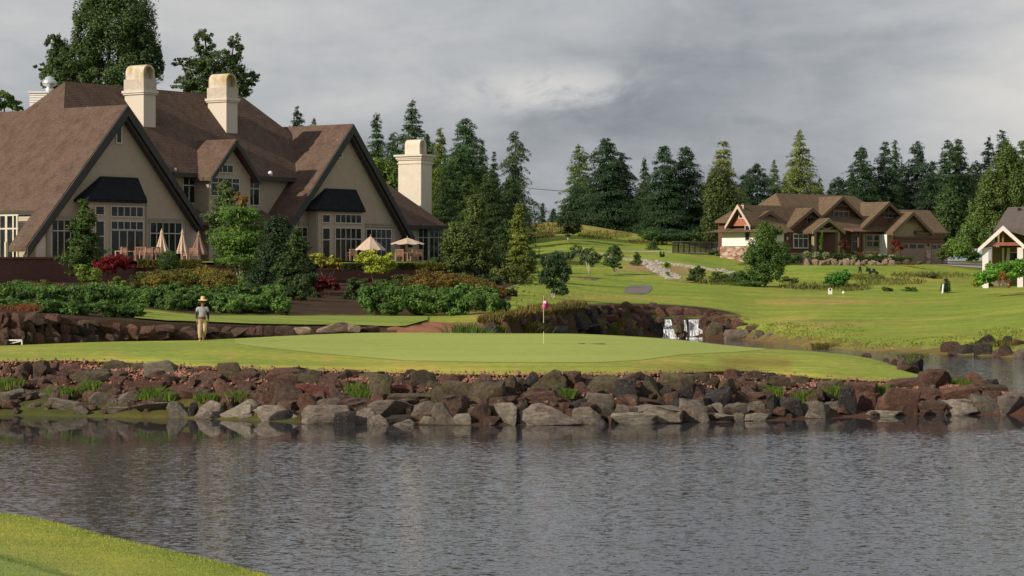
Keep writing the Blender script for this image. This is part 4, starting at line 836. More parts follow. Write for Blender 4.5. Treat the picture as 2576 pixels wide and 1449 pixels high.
def leafy(name, label, cat, lobes, Y, col, base=None, leaf=5.5, dens=5.0, trunk=None, group=None, gap=.0, asp=.55, bark=None, flat=.3, clump=.36, depth=1.0, sub=()):
    """crown from lobes (cx,cy,rx,ry in photo pixels at distance Y); base=(px,py) of the trunk foot"""
    s = F/Y
    if base is None:
        bx_ = sum(l[0] for l in lobes)/len(lobes); by_ = max(l[1]+l[3] for l in lobes); base = (bx_, by_)
    B = W(base[0], base[1], Y); root = thing(name, label, cat, B, group); V = []; mb = MB()
    for j, l in enumerate(lobes):
        cx, cy, rx, ry = l[:4]; off = (l[4] if len(l) > 4 else rng.uniform(-.35,.35)*rx)/s
        c = np.array(W(cx, cy, Y))+np.array([0, off, 0]); rr = np.array([rx/s, rx/s*depth, ry/s])
        nleaf = int(math.pi*rx*ry/(leaf*leaf*asp)*dens*2.5); nc = max(10, int(nleaf/60))
        d = rng.normal(size=(nc,3)); d /= np.linalg.norm(d, axis=1)[:, None]; rad = rng.uniform(.35,1.0,nc)**.6
        cc = c+d*rr*rad[:, None]*(1-clump*.35); cr = clump*rng.uniform(.6,1.25,nc)
        k = rng.integers(0, nc, nleaf); q = rng.normal(size=(nleaf,3)); q /= np.linalg.norm(q, axis=1)[:, None]
        P = cc[k]+q*(cr[k]*rng.uniform(.3,1.05,nleaf)**.6)[:, None]*rr*np.array([1,1,.8])
        nv = q*.6+(P-c)/rr*.35+np.array([0,0,.42]); V.append(quads(P, leaf/s*1.2, None, asp, flat, nrm=nv))
        if trunk:
            limb([B, tuple(np.array(B)*.4+c*.6+np.array([0,0,-rr[2]*.2])), tuple(c+np.array([0,0,rr[2]*.6]))], trunk/s/2*(1 if j == 0 else .55), trunk/s*.12, mb)
    V = np.concatenate(V)
    # keep foliage above its foot
    crown('crown' if trunk else 'foliage', V, root, B, col)
    if trunk: mb.build('trunk', bark or BARK, root, B, smooth=True)
    return root
def conifer(label, px, top, bot, half, Y, col, dens=1.0, droop=.25, pw=.8, gap=0.0, clear=.04, spray=4.2, group=None, name='conifer', asp=.34, lean=0, ragged=.25, bark=None, cat='conifer', up=0.0, min_half=.03):
    s = F/Y; Ht = (bot-top)/s; Rr = half/s; B = W(px, bot, Y); root = thing(name, label, cat, B, group)
    half *= 1.45; spray *= 1.12; Rr = half/s; pw = max(pw, .62) if pw < .6 else pw
    nw = max(8, int((bot-top)/8.5)); zw = clear+(.99-clear)*((np.arange(nw)+rng.uniform(-.25,.25,nw))/nw)
    per = np.maximum(5, (6+9*dens*(half/70)**.6*(1-zw)**.5)).astype(int); zf = np.repeat(zw, per)+rng.normal(size=per.sum())*.25/nw; zf = np.clip(zf, .01, .997); nb = len(zf)
    az = rng.uniform(0, 2*math.pi, nb)
    prof_ = np.clip((1-zf), 0, 1)**pw; low = np.clip((zf-clear)/.08, .65, 1)
    wob = 1+ragged*np.array([mnoise.noise((z_*9, math.cos(a_)*1.3, px*.1)) for z_, a_ in zip(zf, az)])*2
    L = Rr*(prof_*low*wob*rng.uniform(.6,1.15,nb)+min_half)
    if gap: L *= np.where(rng.uniform(size=nb) < gap, .45, 1)
    step = spray/s*.62; P = []; AX = []; SZ = []
    for i in range(nb):
        m = max(3, int(L[i]/step*2.0)); t = np.sort(rng.uniform(.05,1,m))**.72; r = t*L[i]
        d = np.array([math.cos(az[i]), math.sin(az[i])]); side = np.array([-d[1], d[0]])
        spread = rng.normal(size=m)*.22*L[i]*(1.15-t*.7)
        x = d[0]*r+side[0]*spread; y = d[1]*r+side[1]*spread
        z = zf[i]*Ht+up*r-droop*r*r/max(L[i],.3)*.9+rng.normal(size=m)*min(.02*L[i], .12)+.08*r
        for rep in range(3):
            P.append(np.stack([x, y, z-rep*spray/s*.22], 1)+rng.normal(size=(m,3))*spray/s*(.2+.12*rep))
            ax = np.stack([d[0]+side[0]*spread/L[i]*2, d[1]+side[1]*spread/L[i]*2, np.full(m, -droop*1.4+up)], 1); AX.append(ax)
    P = np.concatenate(P); AX = np.concatenate(AX); P[:, 0] += lean*P[:, 2]; AX /= np.linalg.norm(AX, axis=1)[:, None]
    NV = AX*np.array([.55,.55,0])+np.array([0,0,.62]); V = quads(P, np.full(len(P), spray/s*1.15), AX, asp, .35, nrm=NV)
    crown('crown', V+np.array(B), root, B, col)
    mb = MB(); mb.tube(B, (B[0]+lean*Ht*.97, B[1], B[2]+Ht*.97), max(.06, Ht*.013), .02, 7)
    mb.build('trunk', bark or BARK, root, B, smooth=True); return root
_g = 2.0
_l0, _c0, _b0 = leafy, conifer, None
def leafy(name, label, cat, lobes, Y, col, *a, **k):
    if name in ('birch','sapling','young_tree') or (name == 'maple'): Y = cast(a[0][0], a[0][1]-1.5, 150)[1]
    return _l0(name, label, cat, lobes, Y, tuple(q*_g for q in col), *a, **k)
def conifer(label, px, top, bot, half, Y, col, **k): return _c0(label, px, top, bot, half, Y, (col[0]*_g*1.3, col[1]*_g*1.22, col[2]*_g*1.0), **k)
DK=(.016,.034,.019); DG=(.022,.044,.020); MG=(.038,.070,.020); OG=(.055,.075,.022); LG=(.085,.135,.028); YG=(.15,.17,.028); BL=(.020,.040,.030)
# --- behind the clubhouse
leafy('cottonwood', 'huge dark green broadleaf tree rising behind the left chimney, cut by the top edge', 'tree', [(190,150,60,60),(160,190,50,45),(300,60,95,120),(225,80,45,110),(265,0,60,60),(350,100,55,100),(380,150,34,75),(330,190,70,60),(240,190,60,60),(150,150,38,60),(130,200,36,34),(135,110,26,38),(105,168,20,14)], 246, (.040,.066,.024), (290,330), leaf=5.2, dens=3.2, trunk=22, clump=.24)
leafy('cottonwood', 'spreading broadleaf tree behind the second chimney', 'tree', [(520,190,62,56),(590,205,52,50),(515,110,32,42),(590,130,28,48),(550,170,60,50),(470,160,36,18),(465,210,34,26),(620,200,36,24),(640,190,16,10),(540,230,80,25),(600,235,34,18),(450,150,14,8)], 246, (.042,.066,.026), (545,340), leaf=5, dens=2.8, trunk=16, clump=.24)
leafy('broadleaf_tree', 'low green broadleaf tree top at the left edge behind the roof', 'tree', [(12,250,34,26),(38,268,24,16),(-20,262,30,30)], 250, (.05,.09,.025), (10,330), leaf=6, dens=4, trunk=8)
conifer('small dark conifer top above the roof ridge beside the right gable', 748, 262, 420, 34, 262, DG, group=None)
conifer('tiny pale conifer top just right of the small dark conifer', 790, 290, 420, 24, 300, (.045,.075,.04))
leafy('broadleaf_tree', 'bright green broadleaf tree between the right gable and the big cream chimney', 'tree', [(935,430,42,42),(975,450,42,50),(1000,470,30,55),(930,500,60,50)], 246, (.075,.115,.028), (960,600), leaf=5.5, dens=4.5, trunk=10)
# --- conifer stand right of the clubhouse
for a in (('dark conifer behind the right gable rake, leftmost of the stand',948,276,620,46,300,DG,dict(pw=.75)),
          ('tall full conifer left of the big chimney cap',1037,246,640,62,290,DG,dict(pw=.72,droop=.12)),
          ('conifer just right of the cream chimney hood',1108,312,650,44,275,OG,dict(pw=.8)),
          ('very broad tall conifer in the middle of the stand',1172,290,680,84,262,(.024,.052,.024),dict(pw=.62,dens=1.2,droop=.3)),
          ('slim conifer on the right shoulder of the broad one',1214,350,640,34,270,DG,dict()),
          ('thin far conifer tip left of the drooping conifer',1243,375,600,22,330,BL,dict()),
          ('drooping conifer with tiered hanging branches against the sky',1296,322,560,52,262,(.035,.055,.03),dict(pw=.7,droop=.55,dens=.62,gap=.15,clear=.02,ragged=.4)),
          ('dense dark fir behind the cream chimney, lower',1130,400,700,58,255,(.022,.042,.02),dict(pw=.5)),
          ('wide olive fir between broad one and drooping one',1232,420,720,56,250,(.03,.048,.02),dict(pw=.5)),
          ('shaggy mid green fir left of the drooping one, front',1185,430,740,60,232,(.03,.052,.02),dict(pw=.45)),
          ('full fir between the right gable and the chimney',990,330,640,58,296,(.024,.048,.022),dict(pw=.6)),
          ('green fir rising just right of the chimney shoulder',1092,352,660,50,282,(.03,.058,.024),dict(pw=.6)),
          ('broad green fir under the slim one',1150,372,690,66,258,(.028,.055,.024),dict(pw=.6,dens=1.1)),
          ('dark fir closing the stand below the drooping conifer',1285,440,720,60,236,(.02,.04,.02),dict(pw=.55)),
          ('short conifer behind the broad one, left side',1075,330,620,36,305,DG,dict()),
          ('dark bushy conifer below the drooping one',1238,440,720,70,225,(.02,.036,.016),dict(pw=.5,dens=1.25)),
          ('dark conifer right of the chimney base',1120,450,700,50,240,(.018,.034,.016),dict(pw=.5)),
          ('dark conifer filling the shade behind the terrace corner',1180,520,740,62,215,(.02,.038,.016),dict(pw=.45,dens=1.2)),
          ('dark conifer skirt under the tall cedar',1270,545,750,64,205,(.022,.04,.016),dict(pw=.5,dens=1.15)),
          ('yellow green feathery cedar at the right end of the garden',1306,505,752,34,186,(.08,.098,.026),dict(pw=.55,droop=.2,asp=.45))):
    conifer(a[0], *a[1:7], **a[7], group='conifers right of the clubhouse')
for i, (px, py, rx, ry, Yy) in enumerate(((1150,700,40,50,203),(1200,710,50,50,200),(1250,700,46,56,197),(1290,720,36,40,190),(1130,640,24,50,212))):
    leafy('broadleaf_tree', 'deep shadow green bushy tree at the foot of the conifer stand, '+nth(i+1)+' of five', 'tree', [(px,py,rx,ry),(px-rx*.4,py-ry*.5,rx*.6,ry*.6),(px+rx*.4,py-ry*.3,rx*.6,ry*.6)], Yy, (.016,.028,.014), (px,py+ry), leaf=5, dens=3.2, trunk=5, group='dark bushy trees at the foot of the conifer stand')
leafy('broadleaf_tree', 'olive green upright tree right of the pavilion', 'tree', [(1195,535,30,50),(1180,600,52,52),(1215,640,48,44),(1145,610,38,60),(1160,660,44,34)], 196, (.055,.078,.024), (1187,755), leaf=5, dens=3.2, trunk=5, bark=PALEBARK)
leafy('broadleaf_tree', 'loose olive tree leaning beside the feathery cedar', 'tree', [(1300,700,36,34),(1328,660,24,30),(1265,690,30,36)], 180, (.065,.08,.022), (1300,762), leaf=5, dens=3.2, trunk=5)
leafy('young_tree', 'round dark green young tree beside the cart path, right of the garden', 'tree', [(1395,665,36,34),(1380,700,30,26),(1420,685,22,26),(1408,725,26,18),(1372,655,18,18)], 165, (.028,.052,.022), (1390,752), leaf=4.6, dens=4, trunk=5, bark=PALEBARK)
# --- hill and treeline
conifer('tiny far conifer on the skyline in the gap left of the dark treeline', 1365, 508, 560, 9, 420, BL)
conifer('faint far conifer low on the skyline in the gap', 1392, 522, 562, 14, 440, BL)
leafy('birch', 'lone rounded tree with white trunk on the hill lawn', 'tree', [(1430,556,34,26),(1425,585,22,10),(1445,575,20,14),(1428,525,16,18)], 272, (.032,.05,.024), (1430,609), leaf=4.2, dens=4, trunk=4, bark=PALEBARK)
for a in (('light green conifer on the left flank of the big dark clump',1458,358,600,44,318,(.05,.08,.035),dict(pw=.55)),
          ('main dark conifer of the big clump on the hill',1525,342,612,78,310,(.017,.036,.022),dict(pw=.42,dens=1.3,ragged=.35)),
          ('second dark top of the big clump',1560,378,612,56,314,(.016,.034,.022),dict(pw=.5,ragged=.4)),
          ('low dark conifer at the left foot of the big clump',1450,455,600,48,312,(.02,.042,.024),dict(pw=.45)),
          ('thin conifer between the two big clumps',1620,390,600,28,330,DG,dict()),
          ('dark conifer left of the pair behind the fence',1672,358,622,58,300,(.017,.038,.022),dict(pw=.5,dens=1.2)),
          ('dark conifer right of the pair behind the fence',1724,362,622,60,302,(.016,.035,.022),dict(pw=.5,dens=1.2)),
          ('low dark conifer filling between the clumps',1628,450,618,48,306,(.017,.038,.022),dict(pw=.45)),
          ('tall see through cedar left of the brown house',1820,348,600,50,305,(.085,.10,.045),dict(pw=.6,dens=.8,droop=.3)),
          ('dark rounded conifer just left of the house ridge',1905,405,560,56,315,(.017,.034,.022),dict(pw=.42)),
          ('small light conifer behind the left end of the house',1948,398,560,26,345,(.05,.08,.045),dict(pw=.8)),
          ('tall pale green cedar above the left of the house roof',2012,322,560,46,320,(.085,.11,.045),dict(pw=.75,dens=1.1)),
          ('small conifer tip right of the pale cedar',2062,440,560,16,350,(.045,.07,.03),dict()),
          ('low conifer tip above the house ridge',2090,455,560,22,350,(.03,.06,.025),dict()),
          ('broad dark fir above the middle of the house',2168,362,600,62,310,DK,dict(pw=.75,dens=1.1)),
          ('dark fir right of the broad fir',2226,350,600,50,312,BL,dict(pw=.75)),
          ('ragged thin fir with a broken top',2252,345,600,36,318,DG,dict(pw=.7,gap=.4,dens=.7)),
          ('tall even dark fir behind the garage',2308,348,610,54,315,BL,dict(pw=.7,dens=1.15)),
          ('twin topped fir, left stem',2388,345,620,50,305,(.022,.045,.022),dict(pw=.65,dens=1.1)),
          ('twin topped fir, right stem',2412,342,620,48,307,(.024,.047,.02),dict(pw=.65,dens=1.1)),
          ('thin dark spire with long low branches near the right edge',2487,338,560,36,330,(.012,.022,.022),dict(pw=.8,dens=.6)),
          ('dark spire behind the yellow green tree at the right edge',2520,320,560,34,332,(.014,.026,.022),dict(pw=.7,dens=.7)),
          ('dark fir top at the right edge',2572,345,600,40,300,(.035,.06,.028),dict(pw=.7)),
          ('dark fir low between garage and twin fir',2340,430,630,44,300,(.014,.028,.018),dict(pw=.5))):
    conifer(a[0], *a[1:7], **a[7], group='conifers along the skyline')
leafy('broadleaf_tree', 'tall yellow green poplar like tree behind the right porch', 'tree', [(2530,400,30,50),(2510,480,46,70),(2560,470,34,80),(2470,540,40,60),(2500,570,50,50)], 285, (.06,.088,.028), (2520,650), leaf=4.6, dens=5, trunk=8, clump=.3)
leafy('broadleaf_tree', 'shaggy green tree under the tall see through cedar', 'tree', [(1810,490,44,80),(1840,540,36,60),(1790,560,30,50)], 298, (.05,.066,.026), (1815,625), leaf=4.4, dens=4.5, trunk=7)
leafy('broadleaf_tree', 'green broadleaf tree between the garage and the twin fir', 'tree', [(2385,540,40,70),(2360,590,30,40),(2420,600,34,40)], 290, (.04,.068,.024), (2385,640), leaf=4.6, dens=5, trunk=7)
leafy('broadleaf_tree', 'low green tree left of the white porch gable', 'tree', [(2440,590,30,42),(2470,600,26,30),(2410,620,26,24)], 262, (.07,.11,.03), (2440,655), leaf=4.6, dens=4.6, trunk=4)
# low wood mass behind the treeline
for i, (px, top, w_) in enumerate(((1600,560,26),(1760,560,40),(2110,500,60),(2200,520,60),(1860,520,36),(2440,480,40),(2280,540,40),(1785,500,44),(1875,490,44),(1980,500,50),(2050,510,46),(2270,470,50),(2345,460,46),(2455,460,50),(2140,490,46))):
    conifer('dark undergrowth conifer deep in the wood, '+('behind the fence','left of the house','behind the house roof centre','behind the tall house gable','behind the left house gable','right of the twin fir','behind the garage roof','beside the see through cedar','between cedar and ridge','behind the pale cedar, low','right of the pale cedar, low','between the two tall firs','beside the even dark fir','near the right edge','behind the broad fir')[i], px, top-60, 625, w_, 335+i*3, (.013,.026,.016), pw=.4, group='dark conifers deep in the wood')
for (px, py, w_, h_, t, c) in ((1690,592,60,18,'left',DG),(1640,590,36,16,'far left',MG),(1755,600,30,22,'right',OG),(2405,625,34,26,'right of the garage',LG),(2375,636,22,18,'beside the garage corner',OG),(2435,640,30,16,'behind the driveway',MG)):
    leafy('shrub', 'low shrub at the edge of the wood, '+t, 'shrub', [(px,py,w_,h_),(px+w_*.6,py+4,w_*.6,h_*.7)], 268 if px < 1800 else 255, c, leaf=4.2, dens=4, group='shrubs at the edge of the wood')
# --- mid ground trees and shrubs on the golf course
leafy('birch', 'slim young birch with white trunk, left of the pair on the slope', 'tree', [(1480,640,24,20),(1490,655,22,16),(1468,630,14,12)], 214, (.055,.085,.035), (1483,694), leaf=3.8, dens=2.4, trunk=3, bark=PALEBARK)
leafy('birch', 'fuller young birch with white trunk on the dirt slope', 'tree', [(1543,645,26,22),(1545,625,16,14),(1540,662,24,12),(1552,668,16,10)], 214, (.045,.078,.028), (1546,692), leaf=3.8, dens=3.6, trunk=3, bark=PALEBARK)
leafy('sapling', 'small blurred sapling above the white stones', 'tree', [(1430,640,20,18),(1450,630,20,14),(1465,655,14,14)], 236, (.05,.08,.035), (1440,668), leaf=3.8, dens=2.6, trunk=2)
leafy('sapling', 'thin sapling between the two birches', 'tree', [(1497,652,14,12),(1505,645,10,10)], 222, (.05,.08,.035), (1492,673), leaf=3.6, dens=2.4, trunk=2, bark=PALEBARK)
conifer('knee high conifer right of the fuller birch', 1602, 632, 665, 12, 228, (.03,.055,.02), name='small_conifer', pw=.5, spray=3.4)
conifer('small dark conifer on the hill lawn left of the fence', 1645, 600, 630, 15, 258, (.03,.055,.025), name='small_conifer', pw=.45, spray=3.6)
conifer('small dark conifer behind the white post', 2379, 698, 732, 12, 205, (.02,.035,.016), name='small_conifer', pw=.45, spray=3.4)
leafy('maple', 'full mid green young tree in front of the left end of the brown house', 'tree', [(1925,600,34,46),(1900,640,34,40),(1955,640,34,46),(1925,680,48,34),(1925,572,14,18),(1958,582,14,16)], 222, (.052,.088,.024), (1925,722), leaf=4.4, dens=4.6, trunk=5)
leafy('shrub', 'rounded bright green shrub on the rough left of the mower', 'shrub', [(2110,700,32,20),(2095,706,24,16),(2122,690,20,14)], 212, (.045,.12,.022), leaf=4.2, dens=4.6)
leafy('shrub', 'feathery shrub at the end of the stone channel', 'shrub', [(1752,690,22,20),(1760,678,14,14),(1745,700,20,10)], 205, (.05,.072,.025), leaf=3.8, dens=3.6)
for i, (px, py, rx, ry, c, t) in enumerate(((1810,698,30,16,OG,'below the white stones'),(1862,700,34,20,MG,'at the foot of the young tree, left'),(1985,705,26,10,OG,'at the foot of the young tree, right'),(1880,712,44,9,MG,'low along the fairway edge'),
        (1665,640,8,8,MG,'tiny beside the riprap'),(1678,668,9,8,LG,'small on the bare dirt'),(1680,690,5,8,LG,'tiny yellow green by the riprap foot'),(2330,690,36,6,(.06,.07,.03),'dark strip in the rough'),(2230,727,18,7,OG,'beside the tee'),(2290,728,22,6,MG,'low by the tee, right'),
        (1855,633,26,8,LG,'by the stone base of the house'),(1805,636,24,8,MG,'in front of the fence end'),(2490,716,10,6,OG,'under the brown sign'))):
    leafy('shrub', 'wild shrub '+t, 'shrub', [(px,py,rx,ry),(px+rx*.5,py+2,rx*.5,ry*.7)], cast(px, py+ry*.7, 150)[1]-1, c, leaf=4, dens=3.8, group='wild shrubs on the golf course')
for i, (px, py, rx, ry, t) in enumerate(((2480,698,34,22,'left end'),(2530,684,40,26,'middle'),(2566,672,34,28,'tallest, at the right edge'),(2505,675,28,20,'back, under the porch'),(2462,712,18,10,'yellowish foot, far left'))):
    leafy('laurel', 'bright green laurel bush in front of the white columned porch, '+t, 'bush', [(px,py,rx,ry),(px-rx*.4,py+ry*.3,rx*.5,ry*.6),(px+rx*.4,py-ry*.2,rx*.5,ry*.6)], 190+i*1.5, (.075,.165,.022) if i < 4 else YG, leaf=5.4, dens=4, group='laurel bushes at the right edge')
leafy('shrub', 'orange brown shrub in front of the laurels', 'bush', [(2520,695,14,14),(2535,712,10,14)], 186, (.16,.07,.02), leaf=4, dens=2.5)
# --- plants at the brown house
def ball(name, label, cat, px, py, rx, ry, Y, col, group=None, leaf=3.2, dens=7):
    s = F/Y; c = np.array(W(px, py, Y)); n = int(rx*ry*math.pi/(leaf*leaf*.6)*dens*.7)
    d = rng.normal(size=(n,3)); d /= np.linalg.norm(d, axis=1)[:, None]; P = c+d*np.array([rx/s, rx/s, ry/s])*rng.uniform(.86,1.02,n)[:, None]
    B = (c[0], c[1], c[2]-ry/s); root = thing(name, label, cat, B, group); crown('foliage', quads(P, leaf/s*1.2, None, .6, 0), root, B, col)
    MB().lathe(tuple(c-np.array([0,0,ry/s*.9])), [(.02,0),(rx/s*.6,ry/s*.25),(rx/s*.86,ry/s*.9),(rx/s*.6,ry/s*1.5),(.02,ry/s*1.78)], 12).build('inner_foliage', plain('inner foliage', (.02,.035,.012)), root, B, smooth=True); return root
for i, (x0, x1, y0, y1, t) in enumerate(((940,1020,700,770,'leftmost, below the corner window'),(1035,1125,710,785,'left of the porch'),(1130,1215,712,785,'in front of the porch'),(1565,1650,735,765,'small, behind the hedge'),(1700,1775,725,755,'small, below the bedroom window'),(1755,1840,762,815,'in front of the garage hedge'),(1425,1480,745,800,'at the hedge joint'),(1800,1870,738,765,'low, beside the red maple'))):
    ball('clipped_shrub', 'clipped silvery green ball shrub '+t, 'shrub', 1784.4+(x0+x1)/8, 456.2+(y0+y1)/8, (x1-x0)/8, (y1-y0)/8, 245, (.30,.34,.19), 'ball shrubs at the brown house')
def hedge(label, x0, x1, y0, y1, Y, col, group, dY=1.0, name='clipped_hedge', leaf=3.4, dens=6):
    s = F/Y; n = int((x1-x0)*(y1-y0+8)/(leaf*leaf*.6)*dens)
    a = np.array(W(x0, y1, Y)); b = np.array(W(x1, y0, Y)); P = np.stack([rng.uniform(a[0], b[0], n), rng.uniform(Y, Y+dY, n), rng.uniform(a[2], b[2], n)], 1)
    f = rng.integers(0, 3, n); P[f == 0, 1] = Y+rng.normal(size=(f == 0).sum())*.03; P[f == 1, 2] = b[2]+rng.normal(size=(f == 1).sum())*.04
    B = ((a[0]+b[0])/2, Y+dY/2, a[2]); root = thing(name, label, 'hedge', B, group); crown('foliage', quads(P, leaf/s*1.2, None, .6, 0), root, B, col)
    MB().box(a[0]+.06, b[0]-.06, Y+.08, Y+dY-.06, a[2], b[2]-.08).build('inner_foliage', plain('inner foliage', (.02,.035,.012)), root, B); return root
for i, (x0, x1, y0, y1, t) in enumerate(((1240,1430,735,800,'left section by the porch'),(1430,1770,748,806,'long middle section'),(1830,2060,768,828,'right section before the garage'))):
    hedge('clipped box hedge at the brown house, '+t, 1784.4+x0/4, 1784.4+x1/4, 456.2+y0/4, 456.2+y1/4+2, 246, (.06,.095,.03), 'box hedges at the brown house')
leafy('japanese_maple', 'small dark red maple at the garage corner', 'tree', [(2256,612,12,12),(2262,624,10,12),(2250,628,8,8)], 252, (.10,.018,.016), (2256,648), leaf=3.6, dens=4, trunk=2)
leafy('japanese_maple', 'dull red maple beside the house porch', 'tree', [(2120,612,14,12),(2128,622,10,8)], 254, (.07,.022,.018), (2122,642), leaf=3.6, dens=3, trunk=2)
leafy('climbing_vine', 'slim green columnar plant climbing the left porch post', 'vine', [(2066,600,5,22),(2067,625,6,14)], 256, (.05,.11,.02), leaf=3.4, dens=5)
leafy('shrub', 'dark shrub by the house corner left of the stone bed', 'shrub', [(2000,650,18,14),(1985,655,14,12)], 245, MG, leaf=3.8, dens=4)
leafy('shrub', 'low red flowering shrub under the bedroom window', 'shrub', [(2165,636,14,6)], 252, (.10,.03,.025), leaf=3.4, dens=4)
# --- clubhouse garden
conifer('dark narrow conifer in front of the left gable windows', 212, 497, 705, 38, 158, (.035,.062,.020), dens=1.2, pw=.62, droop=-.05, up=.2, spray=5.2, ragged=.35, asp=.5, name='garden_conifer')
leafy('japanese_maple', 'bright crimson maple beside the terrace wall', 'tree', [(268,672,38,24),(300,655,34,17),(322,668,22,12),(245,685,20,14)], 146, (.11,.006,.010), (280,735), leaf=5, dens=3.6, trunk=4, asp=.4)
leafy('shrub', 'yellow green leafy shrub at the foot of the narrow conifer', 'shrub', [(225,690,34,24),(205,676,20,14),(245,712,20,16),(300,715,26,22)], 140, (.10,.14,.03), leaf=5.5, dens=3.6)
leafy('vine_maple', 'bright green layered maple in front of the dormer bay', 'tree', [(600,540,60,26),(640,560,40,24),(600,600,66,34),(620,650,60,30),(600,705,50,24),(585,580,44,14),(625,600,60,18),(580,625,44,13),(650,625,40,18),(600,655,60,18),(640,680,46,14),(608,530,40,16)], 160, (.066,.12,.024), (618,770), leaf=5.2, dens=2.4, trunk=5, flat=.85, asp=.5, bark=PALEBARK)
conifer('bluish conifer with bronze tips above the layered maple', 568, 447, 640, 44, 172, (.045,.07,.032), pw=.5, droop=0, up=.25, spray=5, asp=.5, name='garden_conifer', ragged=.4)
leafy('shrub', 'bronze orange leaved small tree beside the bluish conifer', 'tree', [(608,505,22,26),(600,530,20,18)], 168, (.12,.075,.02), (610,640), leaf=5, dens=3, trunk=3)
conifer('dark spiky conifer right of the layered maple', 742, 568, 770, 42, 150, (.028,.048,.018), pw=.55, up=.2, droop=0, spray=5.2, asp=.5, name='garden_conifer', ragged=.4)
leafy('broadleaf_tree', 'shadowy dark green tree between the layered maple and the spiky conifer', 'tree', [(690,640,48,70),(720,700,56,50),(660,710,44,50),(700,580,36,44),(640,745,40,30),(770,690,30,50),(590,745,40,26)], 156, (.02,.036,.016), (690,790), leaf=5.2, dens=4.5, trunk=6)
leafy('shrub', 'dark green climber mass below the spiky conifer', 'shrub', [(740,745,40,38),(715,730,26,40),(760,720,24,34)], 140, (.04,.062,.024), leaf=5, dens=4)
leafy('broadleaf_tree', 'yellow green small tree below the right hood roof', 'tree', [(800,655,28,22),(838,660,26,18),(850,665,14,12)], 170, (.17,.165,.025), (820,720), leaf=5.6, dens=3.2, trunk=3)
leafy('broadleaf_tree', 'bright yellow green small tree under the round open parasol', 'tree', [(925,650,32,24),(960,655,34,24),(945,675,40,16),(985,665,16,14)], 168, (.20,.23,.03), (943,720), leaf=5.8, dens=3.4, trunk=4)
leafy('japanese_maple', 'weeping dark red maple on the brick steps', 'tree', [(820,705,28,12),(835,718,22,12),(805,715,18,20)], 150, (.085,.012,.016), (822,750), leaf=4.8, dens=4.5, trunk=3, asp=.35)
for px, rx, py, ry, t, Y in ((423,27,650,23,'biggest, on the terrace edge',168),(561,27,643,16,'between terrace and layered maple',172),(1094,14,658,13,'smallest, by the pavilion',196)):
    ball('topiary', 'smooth dome clipped evergreen, '+t, 'topiary', px, py+ry*.4, rx, ry*1.25, Y, (.085,.16,.030), 'clipped domes on the terrace', leaf=3.6)
hedge('low olive hedge on the terrace edge between the armchairs and the clipped dome', 345, 398, 655, 673, 168, (.13,.12,.022), 'low hedges on the terrace'); hedge('low olive hedge right of the clipped dome', 448, 506, 655, 673, 170, (.12,.12,.022), 'low hedges on the terrace')
hedge('low olive hedge below the flat open parasol', 1000, 1122, 663, 677, 192, (.13,.13,.024), 'low hedges on the terrace'); hedge('dark low hedge between the two yellow green trees', 860, 1000, 664, 680, 186, (.05,.06,.018), 'low hedges on the terrace')
yel = (.115,.095,.022)
for i, (px, py, rx, ry, c) in enumerate(((395,715,34,24,yel),(455,712,40,26,(.09,.09,.022)),(505,705,40,28,(.135,.11,.025)),(555,715,46,28,(.105,.09,.022)),(590,735,30,18,(.10,.085,.02)),(340,725,30,22,(.05,.05,.016)),
        (1065,712,34,24,(.10,.07,.022)),(1110,720,44,26,(.12,.085,.022)),(1165,728,44,26,(.10,.072,.02)),(1215,735,36,22,(.09,.068,.02)),(1030,722,22,20,(.07,.06,.02)),(1250,745,28,16,(.11,.065,.02)),
        (40,750,36,22,(.07,.075,.02)),(100,728,40,14,(.075,.08,.02)),(310,742,40,18,(.075,.075,.02)))):
    leafy('azalea', ('yellow olive' if c[1] > .085 else 'dull bronze')+' azalea shrub in the upper bed, '+f'number {i+1} counted from the left group', 'shrub', [(px,py-6,rx*1.1,ry*1.25),(px-rx*.5,py+3,rx*.6,ry*.8),(px+rx*.4,py-12,rx*.5,ry*.9)], 142+(i % 3)*2, c, leaf=5, dens=3.4, group='azalea shrubs in the upper bed', asp=.4)
rh = (.056,.104,.027)
RHO = [(15,748,34,34),(62,765,30,22),(100,752,40,34),(150,760,42,36),(200,758,44,36),(250,762,44,34),(300,756,42,32),(345,764,42,32),(395,758,44,32),(440,766,42,28),(485,762,42,28),(530,766,42,26),(575,768,42,26),(620,768,40,26),(665,768,38,26),(705,772,30,22),(130,735,34,16),(240,738,34,16),(180,785,30,18),(240,790,30,14),(130,780,26,20),
       (925,755,26,34),(960,752,36,36),(1005,748,40,36),(1050,758,40,30),(1095,762,40,28),(1140,762,40,28),(1185,765,38,26),(1228,768,34,24),(1262,775,24,18),(980,775,40,20),(1060,780,40,16),(1150,784,40,12)]
RHO += [(60+i*62, 733+(i % 3)*4, 38, 18) for i in range(11)]+[(935+i*58, 738+(i % 2)*5, 36, 18) for i in range(6)]
RHO2 = [(112+i*37, 772+(i % 2)*5+i*1.2, 32, 24) for i in range(7)]+[(20,764,34,18),(66,768,30,16)]
